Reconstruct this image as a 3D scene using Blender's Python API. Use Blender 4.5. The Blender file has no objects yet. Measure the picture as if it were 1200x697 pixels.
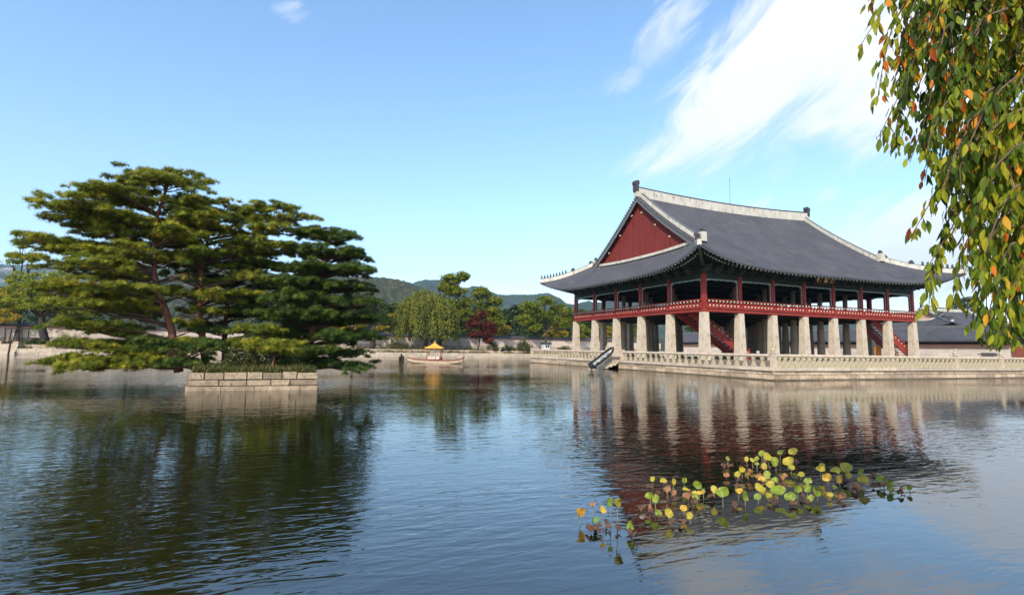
import bpy, math, random
import numpy as np
from mathutils import Vector, Matrix

R = math.radians
random.seed(7)
rng = np.random.default_rng(11)
scene = bpy.context.scene
COL = scene.collection

# ------------------------------------------------------------------ camera
EYE = Vector((-40.877, -45.544, 2.37))
PITCH, ROLL, YAW = R(5.281), R(0.9215), 0.390
fw = Vector((math.sin(YAW) * math.cos(PITCH), math.cos(YAW) * math.cos(PITCH), math.sin(PITCH)))
rt = Vector((math.cos(YAW), -math.sin(YAW), 0.0))
up = rt.cross(fw)
r2 = math.cos(ROLL) * rt + math.sin(ROLL) * up
u2 = -math.sin(ROLL) * rt + math.cos(ROLL) * up
cam_data = bpy.data.cameras.new("camera")
cam = bpy.data.objects.new("camera", cam_data)
COL.objects.link(cam)
cam_data.sensor_width = 36.0
cam_data.lens = 19.065
cam_data.clip_start = 0.1
cam_data.clip_end = 20000.0
cam.matrix_world = Matrix(((r2.x, u2.x, -fw.x, EYE.x), (r2.y, u2.y, -fw.y, EYE.y), (r2.z, u2.z, -fw.z, EYE.z), (0, 0, 0, 1)))
scene.camera = cam

# ------------------------------------------------------------------ light and view
SUN_ELEV = R(36.0)
SUN_AZ = R(222.0)          # compass bearing of the sun (from +y towards +x)
scene.view_settings.view_transform = 'Standard'
scene.view_settings.look = 'None'
scene.view_settings.gamma = 1.0
scene.view_settings.use_curve_mapping = False
scene.view_settings.exposure = 0.42
sun_data = bpy.data.lights.new("sun", 'SUN')
sun_data.energy = 4.4
sun_data.angle = R(0.5)
sun_data.color = (1.0, 0.93, 0.82)
sun = bpy.data.objects.new("sun", sun_data)
COL.objects.link(sun)
sdir = Vector((math.sin(SUN_AZ) * math.cos(SUN_ELEV), math.cos(SUN_AZ) * math.cos(SUN_ELEV), math.sin(SUN_ELEV)))
sun.rotation_euler = sdir.to_track_quat('Z', 'Y').to_euler()
sun.location = sdir * 200

world = bpy.data.worlds.new("World")
scene.world = world
world.use_nodes = True
wn, wl = world.node_tree.nodes, world.node_tree.links
wn.clear()

def N(nodes, typ, **kw):
    n = nodes.new(typ)
    for k, v in kw.items():
        setattr(n, k, v)
    return n

def build_world():
    out = N(wn, 'ShaderNodeOutputWorld')
    bg = N(wn, 'ShaderNodeBackground')
    bg.inputs['Strength'].default_value = 0.12
    sky = N(wn, 'ShaderNodeTexSky', sky_type='NISHITA', sun_disc=False)
    sky.sun_elevation = SUN_ELEV
    sky.sun_rotation = SUN_AZ
    sky.air_density = 1.0
    sky.dust_density = 0.9
    sky.ozone_density = 1.6
    hsv = N(wn, 'ShaderNodeHueSaturation')
    hsv.inputs['Saturation'].default_value = 1.08
    hsv.inputs['Hue'].default_value = .496
    hsv.inputs['Value'].default_value = 1.95
    wl.new(sky.outputs[0], hsv.inputs['Color'])
    tc = N(wn, 'ShaderNodeTexCoord')
    sep = N(wn, 'ShaderNodeSeparateXYZ')
    wl.new(tc.outputs['Generated'], sep.inputs[0])
    def M(op, a, b=None, c=None):
        m = N(wn, 'ShaderNodeMath', operation=op)
        for i, v in enumerate((a, b, c)):
            if v is None: continue
            if isinstance(v, (int, float)): m.inputs[i].default_value = v
            else: wl.new(v, m.inputs[i])
        return m.outputs[0]
    az = M('ARCTAN2', sep.outputs[0], sep.outputs[1])
    el = M('ARCSINE', sep.outputs[2])
    comb = N(wn, 'ShaderNodeCombineXYZ')
    wl.new(az, comb.inputs[0]); wl.new(el, comb.inputs[1])
    # cloud banks of the real sky: (azimuth, elevation, half length, half width, tilt, weight)
    banks = [(0.86, 0.47, 0.32, 0.115, 0.62, 1.15), (0.70, 0.365, 0.17, 0.045, 0.50, 0.85), (1.05, 0.42, 0.30, 0.16, 0.1, 1.0),
             (0.68, 0.55, 0.15, 0.06, 0.75, 0.66), (0.60, 0.47, 0.07, 0.035, 0.4, 0.55), (1.10, 0.17, 0.30, 0.11, 0.25, 1.15), (1.02, 0.22, 0.16, 0.05, 0.3, 0.55),
             (-0.01, 0.53, 0.09, 0.03, -0.3, 0.52), (0.86, 0.245, 0.16, 0.02, 0.1, 0.45), (0.16, 0.60, 0.10, 0.03, 0.3, 0.45),
             (1.6, 0.5, 0.5, 0.3, 0.2, 0.8), (-1.3, 0.35, 0.4, 0.06, 0.1, 0.6), (2.8, 0.4, 0.6, 0.2, 0.1, 0.7), (-2.2, 0.6, 0.5, 0.2, 0.1, 0.6)]
    total = None
    for a, e, la, lb, th, w in banks:
        v = N(wn, 'ShaderNodeVectorMath', operation='SUBTRACT')
        wl.new(comb.outputs[0], v.inputs[0]); v.inputs[1].default_value = (a, e, 0)
        rot = N(wn, 'ShaderNodeVectorRotate', rotation_type='Z_AXIS')
        wl.new(v.outputs[0], rot.inputs['Vector']); rot.inputs['Angle'].default_value = -th
        sc = N(wn, 'ShaderNodeVectorMath', operation='MULTIPLY')
        wl.new(rot.outputs[0], sc.inputs[0]); sc.inputs[1].default_value = (1 / la, 1 / lb, 0)
        ln = N(wn, 'ShaderNodeVectorMath', operation='LENGTH')
        wl.new(sc.outputs[0], ln.inputs[0])
        mr = N(wn, 'ShaderNodeMapRange', interpolation_type='SMOOTHSTEP')
        wl.new(ln.outputs['Value'], mr.inputs[0])
        mr.inputs[1].default_value = 0.25; mr.inputs[2].default_value = 1.35
        mr.inputs[3].default_value = w; mr.inputs[4].default_value = 0.0
        total = mr.outputs[0] if total is None else M('MAXIMUM', total, mr.outputs[0])
    rot = N(wn, 'ShaderNodeVectorRotate', rotation_type='Z_AXIS')
    wl.new(comb.outputs[0], rot.inputs['Vector']); rot.inputs['Angle'].default_value = -0.6
    mp = N(wn, 'ShaderNodeVectorMath', operation='MULTIPLY')
    wl.new(rot.outputs[0], mp.inputs[0]); mp.inputs[1].default_value = (5.0, 15.0, 1.0)
    n1 = N(wn, 'ShaderNodeTexNoise'); n1.inputs['Scale'].default_value = 1.0
    n1.inputs['Detail'].default_value = 9.0; n1.inputs['Roughness'].default_value = 0.66; n1.inputs['Distortion'].default_value = 0.9
    wl.new(mp.outputs[0], n1.inputs['Vector'])
    nz = M('MULTIPLY_ADD', n1.outputs[0], 2.6, -0.8)           # spread to about 0..1
    mask = M('SUBTRACT', total, M('MULTIPLY', M('SUBTRACT', 1.0, nz), 0.62))
    ms = N(wn, 'ShaderNodeMapRange', interpolation_type='SMOOTHSTEP')
    wl.new(mask, ms.inputs[0])
    ms.inputs[1].default_value = 0.02; ms.inputs[2].default_value = 0.78
    ms.inputs[3].default_value = 0.0; ms.inputs[4].default_value = 0.93
    mix = N(wn, 'ShaderNodeMix', data_type='RGBA')
    wl.new(ms.outputs[0], mix.inputs[0])
    wl.new(hsv.outputs[0], mix.inputs[6])
    mix.inputs[7].default_value = (7.4, 7.5, 7.7, 1)
    wl.new(mix.outputs[2], bg.inputs['Color'])
    wl.new(bg.outputs[0], out.inputs[0])
build_world()

# ------------------------------------------------------------------ mesh helpers
def link(o):
    COL.objects.link(o); return o

class MB:
    """collects shapes and links them as ONE mesh object; coordinates are world ones"""
    def __init__(s):
        s.v, s.f, s.m, s.cur = [], [], [], 0
    def add(s, vs, fs):
        b = len(s.v)
        s.v.extend([tuple(map(float, p)) for p in vs])
        s.f.extend([tuple(int(i) + b for i in f) for f in fs])
        s.m.extend([s.cur] * len(fs))
    def boxb(s, x0, x1, y0, y1, z0, z1):
        vs = [(x0, y0, z0), (x1, y0, z0), (x1, y1, z0), (x0, y1, z0), (x0, y0, z1), (x1, y0, z1), (x1, y1, z1), (x0, y1, z1)]
        s.add(vs, [(0, 3, 2, 1), (4, 5, 6, 7), (0, 1, 5, 4), (1, 2, 6, 5), (2, 3, 7, 6), (3, 0, 4, 7)])
    def frustum(s, c, b, t, z0, z1, rot=0.0, n=4):
        """square (n=4) or n-sided tapered post: half widths b at z0, t at z1"""
        vs = []
        k = math.sqrt(2) if n == 4 else 1
        for z, w in ((z0, b), (z1, t)):
            for i in range(n):
                a = rot + (i + .5) * 2 * math.pi / n
                vs.append((c[0] + w * k * math.cos(a), c[1] + w * k * math.sin(a), z))
        fs = [tuple(range(n))[::-1], tuple(range(n, 2 * n))] + [(i, (i + 1) % n, n + (i + 1) % n, n + i) for i in range(n)]
        s.add(vs, fs)
    def lathe(s, c, prof, n=12):
        vs, fs = [], []
        for r, z in prof:
            for i in range(n):
                a = 2 * math.pi * i / n
                vs.append((c[0] + r * math.cos(a), c[1] + r * math.sin(a), c[2] + z))
        for k in range(len(prof) - 1):
            for i in range(n):
                j = (i + 1) % n
                fs.append((k * n + i, k * n + j, (k + 1) * n + j, (k + 1) * n + i))
        fs.append(tuple(range(n))[::-1]); fs.append(tuple(range((len(prof) - 1) * n, len(prof) * n)))
        s.add(vs, fs)
    def tube(s, pts, rad, n=7):
        pts = [Vector(p) for p in pts]
        if not hasattr(rad, '__len__'): rad = [rad] * len(pts)
        vs, fs = [], []
        prev = None
        for i, p in enumerate(pts):
            d = (pts[min(i + 1, len(pts) - 1)] - pts[max(i - 1, 0)]).normalized()
            if prev is None:
                a = Vector((0, 0, 1)) if abs(d.z) < .9 else Vector((1, 0, 0))
                x = d.cross(a).normalized()
            else:
                x = (prev - d * prev.dot(d)).normalized()
            prev = x
            y = d.cross(x)
            for k in range(n):
                t = 2 * math.pi * k / n
                vs.append(p + (x * math.cos(t) + y * math.sin(t)) * rad[i])
        for i in range(len(pts) - 1):
            for k in range(n):
                j = (k + 1) % n
                fs.append((i * n + k, i * n + j, (i + 1) * n + j, (i + 1) * n + k))
        fs.append(tuple(range(n))[::-1]); fs.append(tuple(range((len(pts) - 1) * n, len(pts) * n)))
        s.add(vs, fs)
    def beam(s, p0, p1, w, h, upv=(0, 0, 1)):
        s.sweep([p0, p1], w, h, upv=upv, centre=True)
    def sweep(s, pts, w, h, upv=(0, 0, 1), centre=False, z0=0.0):
        """box section w wide, h tall swept along a path (path = bottom centre, or centre)"""
        pts = [Vector(p) for p in pts]
        upv = Vector(upv)
        vs, fs = [], []
        lo, hi = (-h / 2, h / 2) if centre else (z0, z0 + h)
        for i, p in enumerate(pts):
            d = (pts[min(i + 1, len(pts) - 1)] - pts[max(i - 1, 0)]).normalized()
            x = d.cross(upv).normalized()
            u = x.cross(d).normalized() if centre else upv
            vs += [p - x * w / 2 + u * lo, p + x * w / 2 + u * lo, p + x * w / 2 + u * hi, p - x * w / 2 + u * hi]
        for i in range(len(pts) - 1):
            for k in range(4):
                j = (k + 1) % 4
                fs.append((i * 4 + k, i * 4 + j, (i + 1) * 4 + j, (i + 1) * 4 + k))
        n = (len(pts) - 1) * 4
        fs += [(3, 2, 1, 0), (n, n + 1, n + 2, n + 3)]
        s.add(vs, fs)
    def extrude(s, poly, fn):
        """closed outline poly [(a,b)] between two mapped copies fn(a,b,0/1)"""
        n = len(poly)
        vs = [fn(a, b, 0) for a, b in poly] + [fn(a, b, 1) for a, b in poly]
        s.add(vs, [tuple(range(n))[::-1], tuple(range(n, 2 * n))] + [(i, (i + 1) % n, n + (i + 1) % n, n + i) for i in range(n)])
    def grid(s, P, flip=False):
        n, m = len(P), len(P[0])
        vs = [p for row in P for p in row]
        fs = []
        for i in range(n - 1):
            for j in range(m - 1):
                q = (i * m + j, i * m + j + 1, (i + 1) * m + j + 1, (i + 1) * m + j)
                fs.append(q[::-1] if flip else q)
        s.add(vs, fs)
    def build(s, name, mats, parent=None, smooth=False, origin=None):
        o3 = Vector(origin) if origin is not None else (wloc(parent) if parent is not None else Vector((0, 0, 0)))
        me = bpy.data.meshes.new(name)
        me.from_pydata([(p[0] - o3.x, p[1] - o3.y, p[2] - o3.z) for p in s.v], [], s.f)
        if not isinstance(mats, (list, tuple)): mats = [mats]
        for m in mats: me.materials.append(m)
        if len(mats) > 1: me.polygons.foreach_set('material_index', s.m)
        if smooth: me.polygons.foreach_set('use_smooth', [True] * len(me.polygons))
        me.update()
        return place(name, me, parent, o3)

def wloc(o):
    v = Vector(o.location)
    while o.parent is not None:
        o = o.parent; v = v + Vector(o.location)
    return v

def place(name, me, parent, o3):
    o = link(bpy.data.objects.new(name, me))
    if parent is not None:
        o.parent = parent
        o.location = o3 - wloc(parent)
    else:
        o.location = o3
    return o

def tag(o, label=None, cat=None, group=None, kind=None):
    if label: o['label'] = label
    if cat: o['category'] = cat
    if group: o['group'] = group
    if kind: o['kind'] = kind
    return o

def thing(name, label, cat, loc, group=None):
    o = link(bpy.data.objects.new(name, None))
    o.location = loc; o.empty_display_size = 0.3
    return tag(o, label, cat, group)

def share(src, loc, parent):
    """another instance of a part: same mesh data, own object"""
    c = src.copy(); COL.objects.link(c); c.parent = parent
    c.location = Vector(loc) - wloc(parent)
    return c

def stamp(name, tv, tf, pos, rot, scl, mat, parent, tone=None, smooth=False):
    """one mesh of many small faces: template tv/tf at every pos with rotation matrices rot and scale scl"""
    tv = np.asarray(tv, float); k = len(tv); n = len(pos)
    o3 = np.array(wloc(parent)) if parent is not None else np.zeros(3)
    scl = np.asarray(scl, float)
    if scl.ndim == 1: scl = np.repeat(scl[:, None], 3, 1)
    V = np.einsum('nij,nkj->nki', rot, tv[None] * scl[:, None, :]) + pos[:, None, :] - o3
    me = bpy.data.meshes.new(name)
    fl = [len(f) for f in tf]; flat = np.concatenate([np.asarray(f) for f in tf])
    nl, nf = len(flat), len(tf)
    me.vertices.add(n * k); me.vertices.foreach_set('co', V.reshape(-1).astype(np.float32))
    me.loops.add(n * nl); me.loops.foreach_set('vertex_index', (flat[None] + (np.arange(n) * k)[:, None]).reshape(-1).astype(np.int32))
    me.polygons.add(n * nf)
    st = np.concatenate([[0], np.cumsum(fl)[:-1]])
    me.polygons.foreach_set('loop_start', (st[None] + (np.arange(n) * nl)[:, None]).reshape(-1).astype(np.int32))
    me.polygons.foreach_set('loop_total', np.tile(fl, n).astype(np.int32))
    if smooth: me.polygons.foreach_set('use_smooth', np.ones(n * nf, bool))
    if tone is not None:
        a = me.attributes.new('tone', 'FLOAT', 'FACE')
        a.data.foreach_set('value', np.repeat(tone, nf).astype(np.float32))
    me.materials.append(mat)
    me.update(calc_edges=True)
    me.validate()
    return place(name, me, parent, Vector(o3))

def frames(d, roll=None):
    """rotation matrices whose local +y follows d"""
    d = d / np.linalg.norm(d, axis=1, keepdims=True)
    a = np.where(np.abs(d[:, 2:3]) < .95, np.array([[0., 0., 1.]]), np.array([[1., 0., 0.]]))
    x = np.cross(d, a); x /= np.linalg.norm(x, axis=1, keepdims=True)
    z = np.cross(x, d)
    if roll is not None:
        c, s_ = np.cos(roll)[:, None], np.sin(roll)[:, None]
        x, z = x * c + z * s_, z * c - x * s_
    return np.stack([x, d, z], 2)

def rand_dir(n, zmin=-1.0, zmax=1.0):
    z = rng.uniform(zmin, zmax, n); a = rng.uniform(0, 2 * np.pi, n); q = np.sqrt(1 - z * z)
    return np.stack([q * np.cos(a), q * np.sin(a), z], 1)

# ------------------------------------------------------------------ materials
def mat(name, c0, c1=None, scale=2.0, rough=0.8, bump=0.0, bscale=None, island=0.0, detail=6.0, spec=0.3, stretch=None, c2=None, metal=0.0):
    m = bpy.data.materials.new(name); m.use_nodes = True
    n, l = m.node_tree.nodes, m.node_tree.links
    b = n['Principled BSDF']
    b.inputs['Roughness'].default_value = rough
    b.inputs['Specular IOR Level'].default_value = spec
    b.inputs['Metallic'].default_value = metal
    c1 = c1 or tuple(x * .75 for x in c0)
    tc = N(n, 'ShaderNodeTexCoord'); vec = tc.outputs['Object']
    if stretch:
        mp = N(n, 'ShaderNodeMapping'); mp.inputs['Scale'].default_value = stretch
        l.new(vec, mp.inputs[0]); vec = mp.outputs[0]
    t = N(n, 'ShaderNodeTexNoise'); t.inputs['Scale'].default_value = scale
    t.inputs['Detail'].default_value = detail; t.inputs['Roughness'].default_value = .6
    l.new(vec, t.inputs['Vector'])
    r = N(n, 'ShaderNodeValToRGB')
    r.color_ramp.elements[0].position = .3; r.color_ramp.elements[0].color = (*c1, 1)
    r.color_ramp.elements[1].position = .7; r.color_ramp.elements[1].color = (*c0, 1)
    l.new(t.outputs[0], r.inputs[0])
    col = r.outputs[0]
    if c2:                                    # stains with their own shape
        t2 = N(n, 'ShaderNodeTexNoise'); t2.inputs['Scale'].default_value = scale * 2.3; t2.inputs['Detail'].default_value = 5
        l.new(vec, t2.inputs['Vector'])
        mr = N(n, 'ShaderNodeMapRange'); mr.inputs[1].default_value = .55; mr.inputs[2].default_value = .72
        l.new(t2.outputs[0], mr.inputs[0])
        mx = N(n, 'ShaderNodeMix', data_type='RGBA'); l.new(mr.outputs[0], mx.inputs[0]); l.new(col, mx.inputs[6]); mx.inputs[7].default_value = (*c2, 1)
        col = mx.outputs[2]
    if island:
        g = N(n, 'ShaderNodeNewGeometry')
        mr = N(n, 'ShaderNodeMapRange'); mr.inputs[3].default_value = 1 - island; mr.inputs[4].default_value = 1 + island
        l.new(g.outputs['Random Per Island'], mr.inputs[0])
        mx = N(n, 'ShaderNodeVectorMath', operation='SCALE'); l.new(col, mx.inputs[0]); l.new(mr.outputs[0], mx.inputs['Scale'])
        col = mx.outputs[0]
    l.new(col, b.inputs['Base Color'])
    if bump:
        t3 = N(n, 'ShaderNodeTexNoise'); t3.inputs['Scale'].default_value = bscale or scale * 6; t3.inputs['Detail'].default_value = 5
        l.new(vec, t3.inputs['Vector'])
        bp = N(n, 'ShaderNodeBump'); bp.inputs['Strength'].default_value = 1.0; bp.inputs['Distance'].default_value = bump
        l.new(t3.outputs[0], bp.inputs['Height']); l.new(bp.outputs[0], b.inputs['Normal'])
    return m

def foliage(name, stops, trans=0.3, rough=0.6, spec=0.2):
    """leaf colours picked per leaf by the 'tone' attribute; thin leaves let light through"""
    m = bpy.data.materials.new(name); m.use_nodes = True
    n, l = m.node_tree.nodes, m.node_tree.links
    b = n['Principled BSDF']; out = n['Material Output']
    a = N(n, 'ShaderNodeAttribute', attribute_name='tone')
    r = N(n, 'ShaderNodeValToRGB')
    els = r.color_ramp.elements
    while len(els) < len(stops): els.new(.5)
    for e, (p, c) in zip(els, stops):
        e.position = p; e.color = (*c, 1)
    l.new(a.outputs['Fac'], r.inputs[0]); l.new(r.outputs[0], b.inputs['Base Color'])
    b.inputs['Roughness'].default_value = rough; b.inputs['Specular IOR Level'].default_value = spec
    tr = N(n, 'ShaderNodeBsdfTranslucent'); l.new(r.outputs[0], tr.inputs[0])
    mx = N(n, 'ShaderNodeMixShader'); mx.inputs[0].default_value = trans
    l.new(b.outputs[0], mx.inputs[1]); l.new(tr.outputs[0], mx.inputs[2]); l.new(mx.outputs[0], out.inputs[0])
    return m

M = {}
M['granite'] = mat('granite', (.50, .385, .265), (.31, .225, .15), 1.9, .85, .02, 12, island=.3, c2=(.22, .155, .09))
M['granite_pale'] = mat('granite_pale', (.54, .44, .33), (.37, .29, .21), 1.6, .85, .015, 14, island=.16, c2=(.36, .30, .2))
M['lichen_stone'] = mat('lichen_stone', (.44, .37, .26), (.29, .24, .16), 3.0, .9, .01, 16, island=.12, c2=(.42, .37, .10))
M['pillar_stone'] = mat('pillar_stone', (.56, .48, .38), (.42, .34, .25), 1.1, .85, .012, 10, stretch=(1, 1, .5), c2=(.27, .19, .11))
M['round_stone_shaded'] = mat('round_stone_shaded', (.36, .29, .22), (.25, .20, .15), 1.1, .9, .012, 10, stretch=(1, 1, .5), c2=(.2, .15, .1))  # weathered brown pillar stone, darkened in colour for the shade under the floor
M['island_stone'] = mat('island_stone', (.36, .27, .18), (.19, .14, .09), 2.2, .85, .03, 9, island=.3, c2=(.13, .10, .055))
M['wet_stone'] = mat('wet_stone', (.20, .15, .09), (.09, .075, .04), 1.6, .6, .015, 12, island=.2, c2=(.07, .07, .03))
M['mortar'] = mat('mortar', (.10, .075, .05), None, 3)
M['pave'] = mat('pave', (.19, .155, .115), (.13, .105, .08), .8, .9)
M['red_wood'] = mat('red_wood', (.30, .036, .024), (.19, .024, .017), 2.5, .55, .004, 20, stretch=(1, 1, .3))
M['red_plank'] = mat('red_plank', (.19, .026, .020), (.11, .017, .014), 1.6, .7, .006, 12, stretch=(1, 4, .2), island=.15, c2=(.16, .03, .022))
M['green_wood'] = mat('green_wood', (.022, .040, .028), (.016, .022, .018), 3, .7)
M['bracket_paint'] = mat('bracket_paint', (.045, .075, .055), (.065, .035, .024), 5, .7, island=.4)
M['blue_paint'] = mat('blue_paint', (.30, .36, .33), (.20, .27, .26), 4, .7)
M['white_paint'] = mat('white_paint', (.62, .57, .47), (.50, .44, .34), 5, .6)
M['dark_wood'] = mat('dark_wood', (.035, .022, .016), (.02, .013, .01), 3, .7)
M['inner_post'] = mat('inner_post', (.22, .19, .15), (.13, .11, .09), 1.5, .7)
M['gold'] = mat('gold', (.95, .68, .22), (.9, .6, .18), 6, .4)
M['plaster'] = mat('plaster', (.56, .52, .45), (.38, .35, .29), 1.6, .9, .01, 6, stretch=(1, 1, .3), c2=(.22, .20, .16))
M['ornament'] = mat('ornament', (.06, .058, .055), (.035, .034, .033), 4, .8, .02, 12)
M['tile'] = mat('tile', (.076, .075, .084), (.050, .050, .056), .35, .7, .01, 9, island=0, c2=(.088, .086, .084), spec=.25)
M['tile_edge'] = mat('tile_edge', (.17, .17, .17), (.07, .07, .07), 6, .7)
M['pink_plaster'] = mat('pink_plaster', (.55, .30, .23), (.46, .25, .19), .8, .9)
M['pale_wall'] = mat('pale_wall', (.58, .50, .43), (.47, .40, .34), .5, .9, island=.1)
M['wall_stone'] = mat('wall_stone', (.44, .36, .28), (.28, .22, .16), 1.2, .9, .02, 8, island=.2)
M['rose_stone'] = mat('rose_stone', (.60, .48, .40), (.46, .36, .29), .9, .9, .01, 8, c2=(.50, .46, .40), island=.08)
M['earth'] = mat('earth', (.20, .16, .10), (.10, .11, .04), .35, .95, .03, 3)
M['ground'] = mat('ground', (.36, .29, .20), (.20, .19, .10), .12, .95, .02, 2)
M['bark'] = mat('bark', (.075, .055, .042), (.03, .022, .018), 4, .9, .03, 9, stretch=(1, 1, .3))
M['pine_bark'] = mat('pine_bark', (.24, .085, .05), (.11, .045, .03), 3.5, .9, .03, 8, stretch=(1, 1, .4), c2=(.09, .06, .05))
M['bough_bark'] = mat('bough_bark', (.13, .07, .045), (.06, .035, .025), 4, .9)
M['twig'] = mat('twig', (.16, .10, .07), (.08, .05, .04), 20, .8)
M['dark_bark'] = mat('dark_bark', (.05, .035, .028), (.02, .015, .012), 3, .9)
M['orange_roof'] = mat('orange_roof', (.72, .36, .05), (.58, .26, .03), 3, .7, stretch=(6, 6, 1))
M['boat_wood'] = mat('boat_wood', (.52, .40, .28), (.36, .26, .17), 2, .7, stretch=(.5, 2, 3))
M['grey_canvas'] = mat('grey_canvas', (.20, .20, .20), (.12, .12, .12), 3, .8)
M['rubber'] = mat('rubber', (.02, .02, .022), (.012, .012, .012), 4, .5)
M['white_hull'] = mat('white_hull', (.58, .58, .55), (.44, .44, .42), 2, .4)
M['orange_board'] = mat('orange_board', (.62, .24, .04), (.5, .18, .03), 1, .6)
M['rust'] = mat('rust', (.26, .07, .045), (.16, .05, .035), 2, .7)
M['house'] = mat('house', (.62, .58, .52), None, .5, .8)
PINE = [(0, (.050, .080, .009)), (.4, (.160, .185, .016)), (.75, (.35, .32, .025)), (1, (.50, .40, .035))]
M['pine'] = foliage('pine', PINE, .34, .55)
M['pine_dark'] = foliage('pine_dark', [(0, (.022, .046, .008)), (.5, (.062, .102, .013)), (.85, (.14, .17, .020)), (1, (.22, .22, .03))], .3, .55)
M['willow'] = foliage('willow', [(0, (.05, .075, .012)), (.5, (.145, .165, .024)), (1, (.33, .30, .05))], .4)
M['zelkova'] = foliage('zelkova', [(0, (.06, .10, .012)), (.5, (.20, .24, .022)), (1, (.44, .40, .035))], .42)
M['yellow_leaf'] = foliage('yellow_leaf', [(0, (.10, .12, .012)), (.45, (.32, .28, .025)), (1, (.62, .40, .03))], .42)
M['maple'] = foliage('maple', [(0, (.05, .014, .010)), (.6, (.13, .028, .016)), (1, (.28, .08, .025))], .3)
M['forest'] = foliage('forest', [(0, (.020, .042, .012)), (.6, (.06, .09, .018)), (1, (.15, .16, .028))], .25)
M['shrub'] = foliage('shrub', [(0, (.03, .04, .014)), (.5, (.08, .085, .025)), (1, (.16, .13, .045))], .25)
M['grass'] = foliage('grass', [(0, (.03, .05, .010)), (.6, (.09, .10, .022)), (1, (.20, .15, .05))], .25)
M['cherry'] = foliage('cherry', [(0, (.030, .055, .008)), (.33, (.075, .125, .011)), (.60, (.20, .25, .015)), (.80, (.42, .36, .022)), (.87, (.65, .27, .02)), (.95, (.70, .16, .02)), (1, (.28, .04, .02))], .45, .6, .2)

def water_material():
    m = bpy.data.materials.new('pond_water'); m.use_nodes = True
    n, l = m.node_tree.nodes, m.node_tree.links
    b = n['Principled BSDF']
    b.inputs['Base Color'].default_value = (.0105, .0105, .0035, 1)
    b.inputs['Roughness'].default_value = .03
    b.inputs['IOR'].default_value = 2.0
    tc = N(n, 'ShaderNodeTexCoord')
    def noise(rotz, scale, det, dist=0.0, rough=.5):
        mp = N(n, 'ShaderNodeMapping'); mp.inputs['Rotation'].default_value = (0, 0, rotz); mp.inputs['Scale'].default_value = scale
        l.new(tc.outputs['Object'], mp.inputs[0])
        t = N(n, 'ShaderNodeTexNoise'); t.inputs['Scale'].default_value = 1; t.inputs['Detail'].default_value = det
        t.inputs['Distortion'].default_value = dist; t.inputs['Roughness'].default_value = rough
        l.new(mp.outputs[0], t.inputs['Vector'])
        return t.outputs[0]
    def mth(op, a, c):
        q = N(n, 'ShaderNodeMath', operation=op)
        for i, v in enumerate((a, c)):
            if isinstance(v, (int, float)): q.inputs[i].default_value = v
            else: l.new(v, q.inputs[i])
        return q.outputs[0]
    swell = noise(R(26), (.40, 1.7, 1), 2, .4)
    rip = noise(R(16), (1.7, 5.2, 1), 2, .5)
    fine = noise(R(36), (4.5, 11.0, 1), 1, .3)
    calm = noise(0, (.05, .085, 1), 2)
    cm = N(n, 'ShaderNodeMapRange', interpolation_type='SMOOTHSTEP')
    l.new(calm, cm.inputs[0]); cm.inputs[1].default_value = .35; cm.inputs[2].default_value = .65
    cm.inputs[3].default_value = .25; cm.inputs[4].default_value = 1.5
    h = mth('ADD', mth('MULTIPLY', swell, .8), mth('ADD', mth('MULTIPLY', rip, .75), mth('MULTIPLY', fine, .16)))
    h = mth('MULTIPLY', h, cm.outputs[0])
    bp = N(n, 'ShaderNodeBump'); bp.inputs['Strength'].default_value = 1.0; bp.inputs['Distance'].default_value = .0145
    l.new(h, bp.inputs['Height']); l.new(bp.outputs[0], b.inputs['Normal'])
    return m
M['water'] = water_material()

# ------------------------------------------------------------------ setting: water, ground, hills
def bank_y(x): return 76.4 + .107 * x
GZ = 1.62
def setting():
    w = MB()
    w.add([(-125, -43.9, 0), (57.4, -43.9, 0), (57.4, bank_y(57.4) + .6, 0), (-125, bank_y(-125) + .6, 0)], [(0, 1, 2, 3)])
    tag(w.build('water', M['water']), kind='structure')
    g = MB()
    x0, x1, yn = -125, 57.4, -43.9
    F = 4900
    a, b2 = bank_y(x0) + 2.2, bank_y(x1) + 2.2
    g.add([(x0, a, GZ), (x1, b2, GZ), (F, F, GZ), (-F, F, GZ)], [(0, 1, 2, 3)])
    g.add([(x1 + .5, yn, 1.2), (F, yn, 1.2), (F, F, GZ), (x1 + .5, b2, GZ)], [(0, 1, 2, 3)])
    g.add([(-F, yn, 1.2), (x0, yn, 1.2), (x0, a, GZ), (-F, F, GZ)], [(0, 1, 2, 3)])
    g.add([(-F, -F, .72), (F, -F, .72), (F, yn - .45, .72), (-F, yn - .45, .72)], [(0, 1, 2, 3)])
    tag(g.build('ground', M['ground']), kind='structure')

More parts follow.
